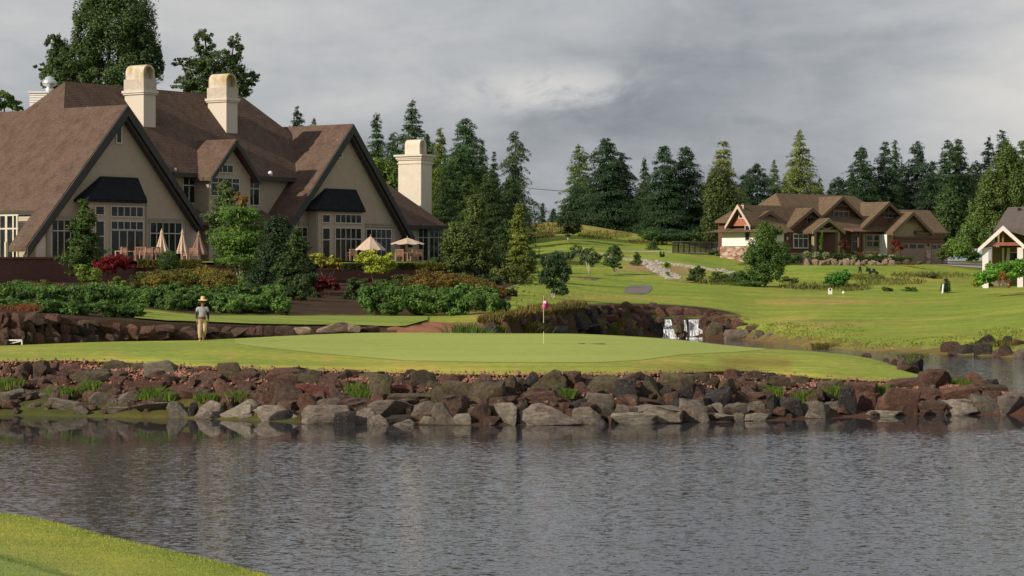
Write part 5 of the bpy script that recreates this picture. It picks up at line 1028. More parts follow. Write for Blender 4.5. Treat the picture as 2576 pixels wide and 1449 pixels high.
for i, (px, py, rx, ry) in enumerate(RHO):
    back = i >= 33; py -= 4; ry *= 1.15
    Yr = (104+.012*px if px < 340 else 121) if px < 800 else 124
    if px >= 340 and px < 800: Yr = 120+(i % 3)
    if back: Yr = 133+(i % 3)
    leafy('rhododendron', ('dull green rhododendron in the back row ' if back else 'glossy green rhododendron in the front row ')+('below the terrace wall' if px < 800 else 'right of the garden wall')+f', {nth(sum(1 for k2, q in enumerate(RHO) if q[0] < px and (q[0] < 800) == (px < 800) and (k2 >= 33) == back)+1)} from the left', 'bush',
          [(px,py,rx,ry),(px-rx*.45,py-ry*.15,rx*.55,ry*.7),(px+rx*.45,py+ry*.05,rx*.55,ry*.7)], Yr, tuple(np.array(rh)*rng.uniform(.8,1.3)), leaf=6.2, dens=3.6, group='rhododendrons in the garden bed', asp=.45, clump=.32)
for i, (px, py, rx, ry) in enumerate(RHO2): leafy('rhododendron', 'low glossy rhododendron just above the left rock wall, '+nth(i+1)+' from the left', 'bush', [(px,py,rx,ry),(px+rx*.5,py+3,rx*.6,ry*.7)], (96.5+i*.35) if i < 7 else 99, rh, leaf=6.2, dens=3.6, group='low rhododendrons above the rock wall', asp=.45)
for i, (px, py, rx, ry, cc_) in enumerate(((205,728,34,20,(.04,.07,.02)),(260,730,36,18,(.05,.08,.02)),(365,700,30,20,(.06,.07,.02)),(420,695,34,16,(.075,.08,.02)),(470,690,30,14,(.09,.08,.02)),(530,690,30,18,(.06,.075,.02)),(640,735,40,24,(.03,.05,.018)),(690,745,34,24,(.035,.055,.018)),(780,748,30,24,(.03,.05,.018)),(800,770,26,22,(.02,.035,.014)),(850,770,30,20,(.022,.038,.014)),(880,745,24,22,(.03,.05,.018)),(900,715,28,20,(.04,.06,.018)),(960,715,32,18,(.045,.065,.018)),(1010,705,30,16,(.05,.06,.018)),(1280,740,26,20,(.04,.05,.018)),(1150,700,34,16,(.05,.06,.018)),(1230,705,36,20,(.03,.045,.016)),(60,715,40,12,(.05,.07,.02)),(150,722,30,12,(.10,.05,.03)))):
    leafy('shrub', 'mixed garden shrub between the terrace wall and the rhododendrons, '+nth(i+1)+' planted', 'shrub', [(px,py,rx,ry),(px-rx*.4,py+4,rx*.5,ry*.7),(px+rx*.4,py-2,rx*.5,ry*.7)], (150+(i % 3)) if px < 780 or px > 900 else 146, cc_, leaf=5, dens=3.2, group='mixed shrubs below the terrace')
ball('topiary', 'tiny clipped shrub with a pink flower ball on top at the lawn edge', 'topiary', 720, 778, 9, 14, 121, (.16,.18,.03), None)
# grass like clumps
def blades(name, label, px, py, w_, h_, Y, col, n=220, spread=.35, group=None, cat='grass clump', wid=.05, par=None):
    s = F/Y; B = np.array(W(px, py, Y)); x = rng.normal(size=n)*w_/s*.26; y = rng.normal(size=n)*w_/s*.2
    hh = h_/s*rng.uniform(.5,1.05,n); dx = x*.5+rng.normal(size=n)*spread*hh; dy = rng.normal(size=n)*spread*hh*.6
    p0 = np.stack([x, y, np.zeros(n)-.05], 1); p1 = np.stack([x+dx*.45, y+dy*.45, hh*.65], 1); p2 = np.stack([x+dx, y+dy, hh*rng.uniform(.75,1,n)], 1)
    a = rng.uniform(0, math.pi, n); wv = np.stack([np.cos(a), np.sin(a)*.4, np.zeros(n)], 1)*wid/2
    V = np.concatenate([np.stack([p0-wv, p0+wv, p1+wv*.8, p1-wv*.8], 1).reshape(-1,3), np.stack([p1-wv*.8, p1+wv*.8, p2+wv*.1, p2-wv*.1], 1).reshape(-1,3)])
    me = qmesh(name, V, np.arange(len(V)).reshape(-1,4)); o = link(name, me, FOL, color=col); o.location = B; return tag(o, label, cat, group)
blades('reeds', 'tall upright green reeds at the edge of the green', 1178, 851, 75, 46, 108.5, (.10,.16,.04), 420, .10, wid=.045, cat='reeds')
blades('fountain_grass', 'rust orange fountain grass at the left end of the rock wall', 68, 792, 44, 34, 96, (.26,.10,.045), 420, .5, cat='ornamental grass', wid=.03)
blades('fountain_grass', 'second rust brown grass clump left of the fountain grass', 20, 788, 40, 26, 96, (.18,.07,.03), 240, .5, cat='ornamental grass', wid=.03)
TG = [('A',130,1010,200,130),('A',40,1000,150,110),('A',690,1080,150,110),('A',930,1020,150,110),('A',860,1040,80,80),('A',1560,1090,200,120),('A',1500,1110,160,100),('A',2080,1130,180,100),('A',2400,1130,200,110),('A',1700,1120,120,90),('A',560,1060,200,70),('B',1010,810,190,150),('B',1080,850,120,110),('B',1740,830,80,70),('B',430,740,40,50),
      ('Cc',580,830,110,110),('D',60,1080,140,110),('D',350,1130,180,120),('D',680,1090,160,130),('D',1130,1080,140,140),('D',1900,980,180,80),('D',1960,1000,120,80),('D',1420,1080,80,80),('Cc',2560,740,80,90),('D',2220,1010,50,50),('D',1460,760,80,60)]
for i, (t, x, y, w_, h_) in enumerate(TG):
    px = TILE[t][0]+x/4; py = TILE[t][1]+y/4; Y = cast(px, py)[1]-.25
    blades('grass_tuft', f'green grass tuft between the bank boulders {near(px)}, tuft {i+1}', px, py, w_/4, h_/4, Y, (.13,.20,.035), 260, .4, 'grass tufts on the near bank', wid=.03)
for i, (px, py, w_, h_) in enumerate(((1325,840,60,40),(1350,838,40,34),(1225,848,30,20),(1550,812,50,16),(1535,838,40,26),(1650,808,22,22),(2075,872,60,16),(2300,895,60,12),(2480,870,60,16),(2530,865,50,16),(1700,815,16,14),(1255,835,30,24))):
    blades('bank_grass', f'grass clump on the far pond bank {near(px)}, clump {i+1}', px, py+4, w_, h_*1.1, cast(px, py+4, 108)[1], (.12,.14,.035) if i % 3 else (.15,.13,.035), 260, .4, 'grass clumps on the far bank', wid=.05)
# rough grass (uncountable)
def rough(name, label, areas, n, h, col, ymin, wid=.05):
    V = []
    for k in range(n):
        cx, cy, rx, ry = areas[k % len(areas)]; a = random.random()*6.28; r = math.sqrt(random.random())
        px = cx+rx*r*math.cos(a); py = cy+ry*r*math.sin(a); c = cast(px, py, ymin)
        hh = h*random.uniform(.5,1.2); b = Vector(c); tdir = Vector((random.gauss(0,.35),random.gauss(0,.2),1))*hh; w_ = Vector((wid,random.uniform(-.03,.03),0))
        V += [tuple(b-w_), tuple(b+w_), tuple(b+tdir+w_*.2), tuple(b+tdir-w_*.2)]
    me = qmesh(name, V, np.arange(len(V)).reshape(-1,4)); tag(link(name, me, FOL, color=col), label, 'grass', kind='stuff')
rough('rough_grass', 'dry and green rough grass strips below the brown house', [(2340,694,100,7),(2240,710,90,8),(2080,722,120,9),(1850,712,90,7),(2170,700,60,5),(2130,727,60,6)], 3000, .30, (.17,.185,.05), 190)
rough('hill_grass', 'dry yellow grass on the hill edge', [(1400,575,70,12),(1520,592,70,10),(1640,610,70,6),(1360,590,40,10)], 2600, .28, (.20,.18,.055), 230)
rough('bank_turf', 'shaggy turf on the right pond bank', [(2080,836,100,24),(1975,828,60,16),(2200,866,120,14),(2400,862,120,14),(2520,840,60,16)], 1600, .09, (.21,.26,.045), 118, .04)
rough('sod_fringe', 'shaggy grass lip along the edge of the peninsula turf', [(1380,785,80,14),(1300,800,60,12),(1250,808,50,10),(1440,775,40,12)], 3200, .26, (.17,.13,.042), 112, .05)
# turf lip blades along the front edge of the green peninsula
Vl = []
for k in range(9000):
    px = random.uniform(-20, 2330); ky, kz = prof(px); Y = ky[4]+random.uniform(-.06,.12); b = Vector(((px-CX)/F*Y, Y, float(np.interp(Y, ky, kz))-.04))
    t = Vector((random.gauss(0,.03), -random.uniform(.0,.10), random.uniform(-.06,.07))); w_ = Vector((.018,0,0)); Vl += [tuple(b-w_), tuple(b+w_), tuple(b+t+w_*.3), tuple(b+t-w_*.3)]
tag(link('turf_edge', qmesh('turf_edge', Vl, np.arange(len(Vl)).reshape(-1,4)), FOL, color=(.17,.21,.04)), 'ragged grass edge hanging over the gravel bank', 'grass', kind='stuff')
# mown blades on the near bank
_A = Vector((-6.25, 26.9)); _d = (Vector((-1.95, 21.2))-_A).normalized(); _n = Vector((-_d.y, _d.x)); _n = _n if _n.y > 0 else -_n
t_ = rng.uniform(-6, 9, 60000); w_ = -rng.beta(1,2.2,60000)*5+.25; X_ = _A.x+_d.x*t_+_n.x*w_; Y_ = _A.y+_d.y*t_+_n.y*w_
wg = .12*np.sin(t_*.5)+.08*np.sin(t_*1.3+1); X_ += _n.x*wg; Y_ += _n.y*wg
Z_ = np.interp(-w_, [-.5,-.15,0,.3,.8,1.5,2.5,3.2,3.6,4.2,6], [1.6,2.1,2.28,2.36,2.4,2.4,2.38,2.36,2.33,2.35,2.5])+.03*np.sin(t_*.9+w_)
hb = np.where((w_ < -.2), rng.uniform(.008,.018,60000), rng.uniform(.02,.05,60000)); p_ = np.stack([X_, Y_, Z_-.005], 1); ww_ = np.stack([rng.uniform(.003,.007,60000), np.zeros(60000), np.zeros(60000)], 1)
tp_ = np.stack([rng.normal(size=60000)*.012, rng.normal(size=60000)*.012, hb], 1)
Vn = np.stack([p_-ww_, p_+ww_, p_+tp_+ww_*.2, p_+tp_-ww_*.2], 1).reshape(-1,3)
tag(link('near_grass', qmesh('near_grass', Vn, np.arange(len(Vn)).reshape(-1,4)), FOL, color=(.33,.37,.075)), 'short grass blades on the near bank', 'grass', kind='stuff')
# riprap of pale stones
def riprap():
    line = [(1395,637),(1450,640),(1520,645),(1568,652),(1632,659),(1700,666),(1780,677),(1850,687)]; V = []; Fc = []
    base = [Vector(v).normalized() for v in [(1,0,0),(-1,0,0),(0,1,0),(0,-1,0),(0,0,1),(0,0,-1),(.6,.6,.6),(-.6,.6,.5),(.6,-.6,.5),(-.6,-.6,.6)]]
    tri = None
    def stone(c, r):
        i = len(V); sx, sy, sz = r*random.uniform(.8,1.5), r*random.uniform(.7,1.2), r*random.uniform(.5,.9); a = random.random()*6
        pts = [(1,0,0),(.3,.9,0),(-.8,.5,0),(-.7,-.6,0),(.4,-.9,0),(.3,.3,.9),(-.4,-.1,1)]
        for p in pts:
            x, y = p[0]*math.cos(a)-p[1]*math.sin(a), p[0]*math.sin(a)+p[1]*math.cos(a); V.append((c[0]+x*sx, c[1]+y*sy, c[2]-.06+p[2]*sz))
        for f in ((0,1,5),(1,2,5),(2,6,5),(2,3,6),(3,4,6),(4,0,5),(4,5,6)): Fc.append(tuple(i+q for q in f))
    for k in range(900):
        x = random.uniform(1395,1850); y = np.interp(x, [p[0] for p in line], [p[1] for p in line])+random.gauss(0,1.6)
        stone(cast(x, y, 190), random.uniform(.12,.28))
    for k in range(900):
        t = random.random(); px = 1617+(1690-1617)*t+random.uniform(-8,14)*(1+.6*t); py = 660+(700-660)*t+random.uniform(-4,3); stone(cast(px, py, 180), random.uniform(.14,.3))
    for k in range(500):
        px = random.uniform(2140,2370); py = np.interp(px, [2140,2210,2300,2370], [888,890.5,892,893])+random.uniform(-2.5,3); stone(cast(px, py, 118), random.uniform(.05,.13))
    me = bpy.data.meshes.new('riprap'); me.from_pydata(V, [], Fc); tag(link('riprap', me, plain('pale fieldstone', (.34,.30,.26), .9, .3, 3)), 'pale stones lining the dry channel and the pond edge', 'stones', kind='stuff')
riprap()
def gravel():
    V = []; Fc = []
    for k in range(6000):
        px = random.uniform(-10, 2560); ky, kz = prof(px); t = random.betavariate(8,1.3)
        Y = ky[2]+(ky[4]-ky[2])*t; r = random.uniform(.025,.08)*(1.7 if random.random() < .08 else 1); z = float(np.interp(Y, ky, kz)); x = (px-CX)/F*Y; i = len(V)
        for dx, dy, dz in ((1,.2,0),(-.2,1,0),(-1,-.3,0),(.2,-1,0),(.1,0,.9)): V.append((x+dx*r, Y+dy*r, z+.1+dz*r))
        Fc += [(i,i+1,i+4),(i+1,i+2,i+4),(i+2,i+3,i+4),(i+3,i,i+4)]
    me = bpy.data.meshes.new('gravel'); me.from_pydata(V, [], Fc); tag(link('gravel', me, plain('red gravel', (.25,.12,.08), .9, .35, 5)), 'red crushed gravel and small stones on the near bank', 'gravel', kind='stuff')
gravel()
def rubble():
    V = []; Fq = []; n0 = 0; rn = random.Random(11)
    for k in range(330):
        me = RMESH[rn.randrange(len(RMESH))]; px = rn.uniform(-10, 2560); ky, kz = prof(px); t = rn.betavariate(1.6,1.2); Y = ky[2]+(ky[4]-.4-ky[2])*t; z = float(np.interp(Y, ky, kz)); x = (px-CX)/F*Y
        co = np.zeros(len(me.vertices)*3); me.vertices.foreach_get('co', co); co = co.reshape(-1,3); r = rn.uniform(.12,.30); an = rn.random()*6.28
        R_ = np.array([[math.cos(an),-math.sin(an),0],[math.sin(an),math.cos(an),0],[0,0,1]]); co = (co*np.array([r*rn.uniform(.8,1.5), r, r*rn.uniform(.6,1)]))@R_.T+np.array([x, Y, z+r*.35])
        tri = np.zeros(len(me.polygons)*3, dtype=np.int32); me.polygons.foreach_get('vertices', tri); V.append(co); Fq.append(tri.reshape(-1,3)+n0); n0 += len(co)
    o = link('rubble', qmesh('rubble', np.concatenate(V), np.concatenate(Fq)), ROCK, color=(.12,.062,.042), smooth=True); tag(o, 'broken red brown rubble filling the gaps between the bank boulders', 'rubble', kind='stuff')
rubble()
# ================================================================ WATERFALLS
def fall_mat():
    m, nt, b = newmat('falling water')
    f = noise(nt, 5, 5, 'Object', .7, sc=(4.5,1,.3)); a = ramp(nt, f, [(.38,(0,0,0)),(.52,(1,1,1))])
    b.inputs['Base Color'].default_value = (.85,.87,.88,1); b.inputs['Roughness'].default_value = .35
    nt.links.new(a, b.inputs['Alpha']); bump(nt, b, f, .8, .1); return m
FALL = fall_mat(); FOAM = plain('foam', (.82,.83,.84), .5, .1, 6)
def waterfall(label, x0, x1, yt, yb, Y, xb0, xb1, ledge=0):
    nx, nzz = 26, 30; V = []
    for i in range(nx+1):
        for j in range(nzz+1):
            t = j/nzz; u = i/nx; xa = x0+(x1-x0)*u; xb = xb0+(xb1-xb0)*u; px = xa+(xb-xa)*t
            out = .5*math.sqrt(t)+.10*mnoise.noise((u*9, t*1.5, x0))+(ledge*.5 if t > .5 else 0)
            p = W(px, yt+(yb-yt)*t, Y); V.append((p[0], Y-out, p[2]))
    n = nzz+1; f = [(i*n+j, (i+1)*n+j, (i+1)*n+j+1, i*n+j+1) for i in range(nx) for j in range(nzz)]
    base = W((x0+x1)/2, yb, Y-.5); root = thing('waterfall', label, 'waterfall', base)
    me = qmesh('falling_water', np.array(V)-np.array(base), f); link('falling_water', me, FALL, root, smooth=True)
    V2 = []; 
    mb = MB()
    for k in range(90):
        u = random.random(); px = xb0+(xb1-xb0)*u+random.gauss(0,3); p = W(px, yb, Y); r = random.uniform(.03,.08)
        mb.lathe((p[0], Y-.75+random.uniform(-.5,.3), -.02), [(r*1.4,0),(r,r*.6),(.01,r)], 6)
    mb.build('foam', FOAM, root, base, smooth=True)
waterfall('narrow stepped white waterfall, left of the two', 1668, 1688, 804, 849, 158.3, 1666, 1700, 1)
waterfall('wide white waterfall curtain, right of the two', 1732, 1766, 804, 849, 158.0, 1731, 1776)
waterfall('thin water trickle beside the wide curtain', 1720, 1726, 805, 848, 158.6, 1720, 1728)
m = MB(); a = W(1660,803,159.2); b = W(1772,803,159.2); m.box(a[0], b[0], 158.6, 160.5, .3, a[2]); t_ = m.build('rock_sill', plain('wet black rock', (.02,.02,.02), .35, .3)); tag(t_, 'dark wet rock ledge the two waterfalls pour over', 'rock ledge')
# ================================================================ FLAG, FENCE, POSTS
b = cast(1367.5, 866); Yf = b[1]; sf = F/Yf
fl = thing('flagstick', 'thin white flagstick with a magenta and white flag on the green', 'flagstick', b)
m = MB(); zt = Zp(744, Yf); n = 9
m.tube((b[0],b[1],b[2]-.05),(b[0],b[1],zt),.011,.009,8); m.build('pole', plain('bone pole', (.75,.66,.52), .5, .05), fl, b)
m = MB(); m.tube((b[0],b[1],Zp(834,Yf)),(b[0],b[1],Zp(812,Yf)),.0145,n=8); m.build('dark_band', BLACK, fl, b)
V = []; 
for i in range(13):
    for j in range(11):
        u, v = i/12, j/10; x = b[0]-.06+u*(.12+.22*v)+.03*math.sin(v*4); z = zt-.02-v*.52-u*.10*(1-v)+.05*math.sin(u*3)*v; y = Yf+.05*math.sin(u*7+v*2); V.append((x-b[0], y-b[1], z-b[2]))
f = [(i*11+j,(i+1)*11+j,(i+1)*11+j+1,i*11+j+1) for i in range(12) for j in range(10)]
mf, nt, bb = newmat('flag cloth'); tc = nt.nodes.new('ShaderNodeTexCoord'); gr = nt.nodes.new('ShaderNodeTexVoronoi'); gr.inputs['Scale'].default_value = 4.5; nt.links.new(tc.outputs['Object'], gr.inputs['Vector'])
nt.links.new(ramp(nt, gr.outputs['Distance'], [(.0,(.75,.65,.72)),(.24,(.72,.60,.68)),(.32,(.36,.012,.10)),(1,(.36,.012,.10))]), bb.inputs['Base Color'])
link('flag', qmesh('flag', V, f), mf, fl, smooth=True)
o = cast(1352, 768, 110)
# low white rail, far left
b = cast(27, 868, 80); r = thing('barrier_rail', 'low white metal rail on the grass at the left edge', 'rail', b); Y = b[1]
m = MB(); m.tube(W(-20,856,Y),W(55,856.5,Y),.035).tube(W(55,856,Y),W(55.5,868,Y),.03).tube(W(-8,856,Y),W(-8,869,Y),.03).tube(W(20,866,Y),W(55,858,Y),.02); m.build('frame', WHITE, r, b)
# black garden fence
P_ = [cast(1693+(1816-1693)*i/9, 636.5, 225) for i in range(10)]; A_ = P_[0]; f0 = thing('garden_fence', 'dark wire garden fence with pale top rail left of the brown house', 'fence', A_)
T_ = [Zp(608+2.5*i/9, P_[i][1]) for i in range(10)]; dkf = plain('dark fence post', (.035,.03,.022), .7, .2)
for p, z1 in zip(P_, T_): MB().box(p[0]-.08,p[0]+.08,p[1]-.08,p[1]+.08,p[2]-.3,z1-.03).build('fence_post', dkf, f0, A_)
m = MB(); mw = MB()
for i in range(9):
    p, q = P_[i], P_[i+1]; m.tube((p[0],p[1],T_[i]),(q[0],q[1],T_[i+1]),.06,n=6)
    for k in range(9): t = k/9; x, y, g, z1 = [p[n_]+(q[n_]-p[n_])*t for n_ in range(3)]+[T_[i]+(T_[i+1]-T_[i])*t]; mw.box(x-.02,x+.02,y-.02,y+.02,g-.1,z1)
    for k in range(6): mw.tube((p[0],p[1],p[2]+(T_[i]-p[2])*k/6),(q[0],q[1],q[2]+(T_[i+1]-q[2])*k/6),.02,n=4)
m.build('top_rail', plain('weathered rail', (.22,.2,.12)), f0, A_); mw.build('wire_mesh', dkf, f0, A_)
# tee furniture
b = cast(2089, 741, 170); t = thing('tee_marker', 'white tee box marker post with a round hole beside the fairway', 'marker post', b); Y = b[1]; s = F/Y
m = MB(); w_ = 4.6/s; h_ = 15.5/s; m.prism([(b[0]-w_,Y,b[2]),(b[0]+w_,Y,b[2]),(b[0]+w_,Y,b[2]+h_*.8),(b[0]+w_*.5,Y,b[2]+h_),(b[0]-w_*.5,Y,b[2]+h_),(b[0]-w_,Y,b[2]+h_*.85)], (0,.3,0)); m.build('post', WHITE, t, b)
m = MB(); m.prism([(b[0]-w_*.1+.09*math.cos(a),Y-.01,b[2]+h_*.78+.10*math.sin(a)) for a in [math.pi*i/6 for i in range(12)]], (0,.02,0)); m.build('hole', BLACK, t, b)
b = cast(2122, 740, 170); m = MB().lathe((0,0,0), [(.03,0),(.12,.05),(.13,.16),(.05,.24),(.01,.25)], 12); o = m.build('tee_marker_ball', WHITE, smooth=True); o.location = b; tag(o, 'small round white tee marker right of the marker post', 'tee marker')
b = cast(2371, 738, 170); o = MB().tube((0,0,0),(.08,0,.85),.09,.08,10).build('distance_post', WHITE); o.location = b; tag(o, 'leaning white distance post in front of the small conifer', 'post')
b = cast(2514, 722, 170); o = MB().box(-.06,.06,-.06,.06,-.1,.75).box(-.22,.22,-.07,-.06,.35,.75).build('wooden_sign', plain('weathered wood', (.13,.09,.06))); o.location = b; tag(o, 'small brown wooden sign post under the laurels at the right edge', 'sign')
for px, py, t_ in ((1877,1180/1,''),):
    pass
# power line across the gap
o = MB().tube(W(1180,455,420),W(1345,475,415),.05,n=5).tube(W(1345,475,415),W(1430,482,410),.05,n=5).tube(W(1430,482,410),W(1700,492,400),.05,n=5).build('power_line', BLACK); tag(o, 'thin power cable crossing the sky gap between the tree groups', 'cable')
# flat dark marks laid on the green
for px, py, rx in ((1503,866.2,18),(1462,865.5,9)):
    b = cast(px, py); m = MB(); k = 14; m.prism([(rx/60*math.cos(2*math.pi*i/k)*(1+.15*math.sin(3*i)),.35*math.sin(2*math.pi*i/k),0) for i in range(k)], (0,0,.02)); o = m.build('dark_patch', plain('dark turf', (.13,.14,.045))); o.location = (b[0],b[1],b[2]+.012); tag(o, ('longer' if rx > 10 else 'shorter')+' dark mark on the putting green right of the flagstick', 'turf mark')
# ================================================================ TERRACE
def closed_parasol(label, px, top, bot, Y, w_, mt=None):
    s = F/Y; c = W(px, bot, Y); h_ = (bot-top)/s; r = thing('parasol', label, 'parasol', (c[0],c[1],TZ), 'closed parasols on the terrace')
    m = MB(); n = 24; pf = [(.06,1.0),(.10,.97),(.26,.86),(.22,.8),(.55,.4),(.85,.1),(.8,.0)]
    i = len(m.v)
    for (q, z) in pf:
        for k in range(n): a = 2*math.pi*k/n; rr = q*w_/2/s*(1+(.28 if k % 3 == 0 else -.2)*(1-z)); m.v.append((c[0]+rr*math.cos(a), c[1]+rr*math.sin(a), c[2]+z*h_))
    for j in range(len(pf)-1): m.f += [(j*n+k, j*n+(k+1) % n, (j+1)*n+(k+1) % n, (j+1)*n+k) for k in range(n)]
    m.build('canopy', mt or CANVAS, r, (c[0],c[1],TZ))
    MB().tube((c[0],c[1],TZ),(c[0],c[1],c[2]+h_*1.04),.035).build('pole', TEAK, r, (c[0],c[1],TZ))
closed_parasol('closed beige parasol nearest the french door', 407, 577, 637, 178, 34); closed_parasol('closed beige parasol, middle of the three', 459, 577, 638, 180, 28); closed_parasol('closed brown parasol, right of the three', 500, 584, 640, 187, 42, plain('dull brown canvas', (.22,.13,.10), .9, .1))
def open_parasol(label, px, top, rim, half, Y, segs=8, flat=False):
    s = F/Y; c = W(px, rim, Y); h_ = (rim-top)/s; rr = half/s; base = (c[0],c[1],TZ); r = thing('parasol', label, 'parasol', base, 'open parasols on the terrace'); m = MB(); n = segs*4
    for j in range(7):
        t = j/6
        for k in range(n):
            a = 2*math.pi*k/n; sag = .10*(abs(((k % 4)-2))/2)*t; q = rr*t*(1 if k % 4 == 0 else .965); m.v.append((c[0]+q*math.cos(a), c[1]+q*math.sin(a), c[2]+h_*(1-t**1.08)-(0.06*rr*t*math.sin(math.pi*(k % 4)/4))))
    for j in range(6): m.f += [(j*n+k, j*n+(k+1) % n, (j+1)*n+(k+1) % n, (j+1)*n+k) for k in range(n)]
    m.build('canopy', CANVAS, r, base)
    MB().tube(base,(c[0],c[1],c[2]+h_+.15),.035).build('pole', TEAK, r, base)
    m = MB()
    for k in range(segs): a = 2*math.pi*k/segs; m.tube((c[0],c[1],c[2]+h_*.9),(c[0]+rr*.97*math.cos(a),c[1]+rr*.97*math.sin(a),c[2]-.02),.015,n=4)
    m.build('ribs', TEAK, r, base)
open_parasol('open round beige parasol with a scalloped rim above the yellow green tree', 932, 594, 628, 39, 190); open_parasol('open flat beige parasol in front of the pavilion', 1025, 598, 613, 43, 200)
def chair(label):
    r = thing('armchair', label, 'chair', (0,0,0), 'teak armchairs on the terrace')
    MB().box(-.28,.28,-.26,.26,.40,.45).build('seat', TEAK, r)
    m = MB(); m.box(-.28,.28,.24,.28,.9,.98).box(-.28,.28,.24,.28,.50,.55)
    for i in range(6): m.box(-.27+i*.1,-.22+i*.1+.0,.245,.275,.55,.9)
    m.build('backrest', TEAK, r)
    for sx in (-1,1):
        for sy in (-1,1): MB().box(sx*.29-.03,sx*.29+.03,sy*.25-.03,sy*.25+.03,0,.66 if sy < 0 else .98).build('leg', TEAK, r)
        MB().box(sx*.29-.035,sx*.29+.035,-.30,.24,.66,.70).build('armrest', TEAK, r)
    return r
proto = chair('teak armchair left of the terrace table')
spots = [(350,644,172,160,'teak armchair left of the terrace table'),(366,644,173,200,'teak armchair right of the terrace table'),(388,644,174,180,'teak armchair beside the closed parasol nearest the door'),(487,645,184,150,'teak armchair between the middle and right closed parasols'),(470,646,183,100,'side turned teak armchair under the middle closed parasol'),
         (305,646,172,200,'teak armchair half hidden behind the crimson maple'),(1004,654,203,150,'teak armchair left under the flat open parasol'),(1040,652,204,180,'teak armchair with its back turned under the flat open parasol'),(1050,652,204.6,180,'teak armchair rightmost under the flat open parasol'),(885,652,198,170,'teak armchair seen before the wide bay window')]
for i, (px, py, Y, rz, lb) in enumerate(spots):
    if i == 0: o = proto
    else:
        o = proto.copy(); C.objects.link(o)
        for ch in list(proto.children): c2 = ch.copy(); C.objects.link(c2); c2.parent = o
    o['label'] = lb; o.location = ((px-CX)/F*Y, Y, TZ+.02); o.rotation_euler.z = R(rz+40); o.scale = (1.15,1.15,1.1)
def table(label, px, Y):
    b = ((px-CX)/F*Y, Y, TZ+.02); r = thing('table', label, 'table', b); MB().lathe(b, [(.75,.72),(.75,.76)], 24).build('tabletop', TEAK, r, b)
    for sx in (-1,1):
        for sy in (-1,1): MB().box(b[0]+sx*.4-.035,b[0]+sx*.4+.035,b[1]+sy*.4-.035,b[1]+sy*.4+.035,b[2],b[2]+.72).build('leg', TEAK, r, b)
table('round teak table between the armchairs left of the terrace hedge', 330, 173.5); table('round teak table under the flat open parasol', 1022, 203.5)
# terrace paving
o = MB(TW); o.poly([(tu(-200),.3,TZ+.01),(tu(1300),.3,TZ+.01),(tu(1300),13.9,TZ+.01),(tu(-200),13.9,TZ+.01)]); tag(o.build('terrace', plain('terrace paving', (.25,.17,.13), .9, .1)), kind='structure', label='paved terrace in front of the clubhouse')
# ================================================================ PEOPLE
def skin_fig(name, joints, bones, levels=2):
    """one continuous body grown round a skeleton: joints {k:(x,y,z,rx,ry)}"""
    bm = bmesh.new(); idx = {}
    me = bpy.data.meshes.new(name); keys = list(joints)
    me.from_pydata([joints[k][:3] for k in keys], [(keys.index(a), keys.index(b)) for a, b in bones], [])
    o = bpy.data.objects.new('tmp', me); C.objects.link(o); md = o.modifiers.new('s', 'SKIN')
    for i, k in enumerate(keys): me.skin_vertices[0].data[i].radius = joints[k][3:5]
    me.skin_vertices[0].data[0].use_root = True; md.branch_smoothing = .5; md.use_smooth_shade = True
    sd = o.modifiers.new('d', 'SUBSURF'); sd.levels = levels; sd.render_levels = levels
    dg = bpy.context.evaluated_depsgraph_get(); dg.update(); m2 = bpy.data.meshes.new_from_object(o.evaluated_get(dg)); bpy.data.objects.remove(o); m2.name = name
    m2.polygons.foreach_set('use_smooth', np.ones(len(m2.polygons), bool)); return m2
SKIN = plain('skin', (.30,.14,.085), .6, .08)
def fingers(J, B, wrist, hand, side, dirv, curl=.5):
    """palm plus four fingers and a thumb"""
    hx_, hy_, hz_ = hand
    for i in range(4):
        o = (i-1.5)*.019; ln = (.072,.082,.076,.06)[i]; a = (hx_+dirv[0]*.0+0, hy_+o, hz_-.035); k = f'{side}f{i}'
        J[k+'a'] = (a[0], a[1], a[2]-.015, .0095,.0095); J[k+'b'] = (a[0]+side_s[side]*-.012*curl, a[1], a[2]-.015-ln*.5, .0085,.0085); J[k+'c'] = (a[0]-side_s[side]*.035*curl, a[1], a[2]-.015-ln*.9, .0075,.0075)
        B += [(side+'hand', k+'a'), (k+'a', k+'b'), (k+'b', k+'c')]
    J[side+'t1'] = (hx_-side_s[side]*.01, hy_-.045, hz_-.02, .011,.011); J[side+'t2'] = (hx_-side_s[side]*.02, hy_-.058, hz_-.055, .009,.009); B += [(side+'hand', side+'t1'), (side+'t1', side+'t2')]
side_s = {'L':1, 'R':-1}
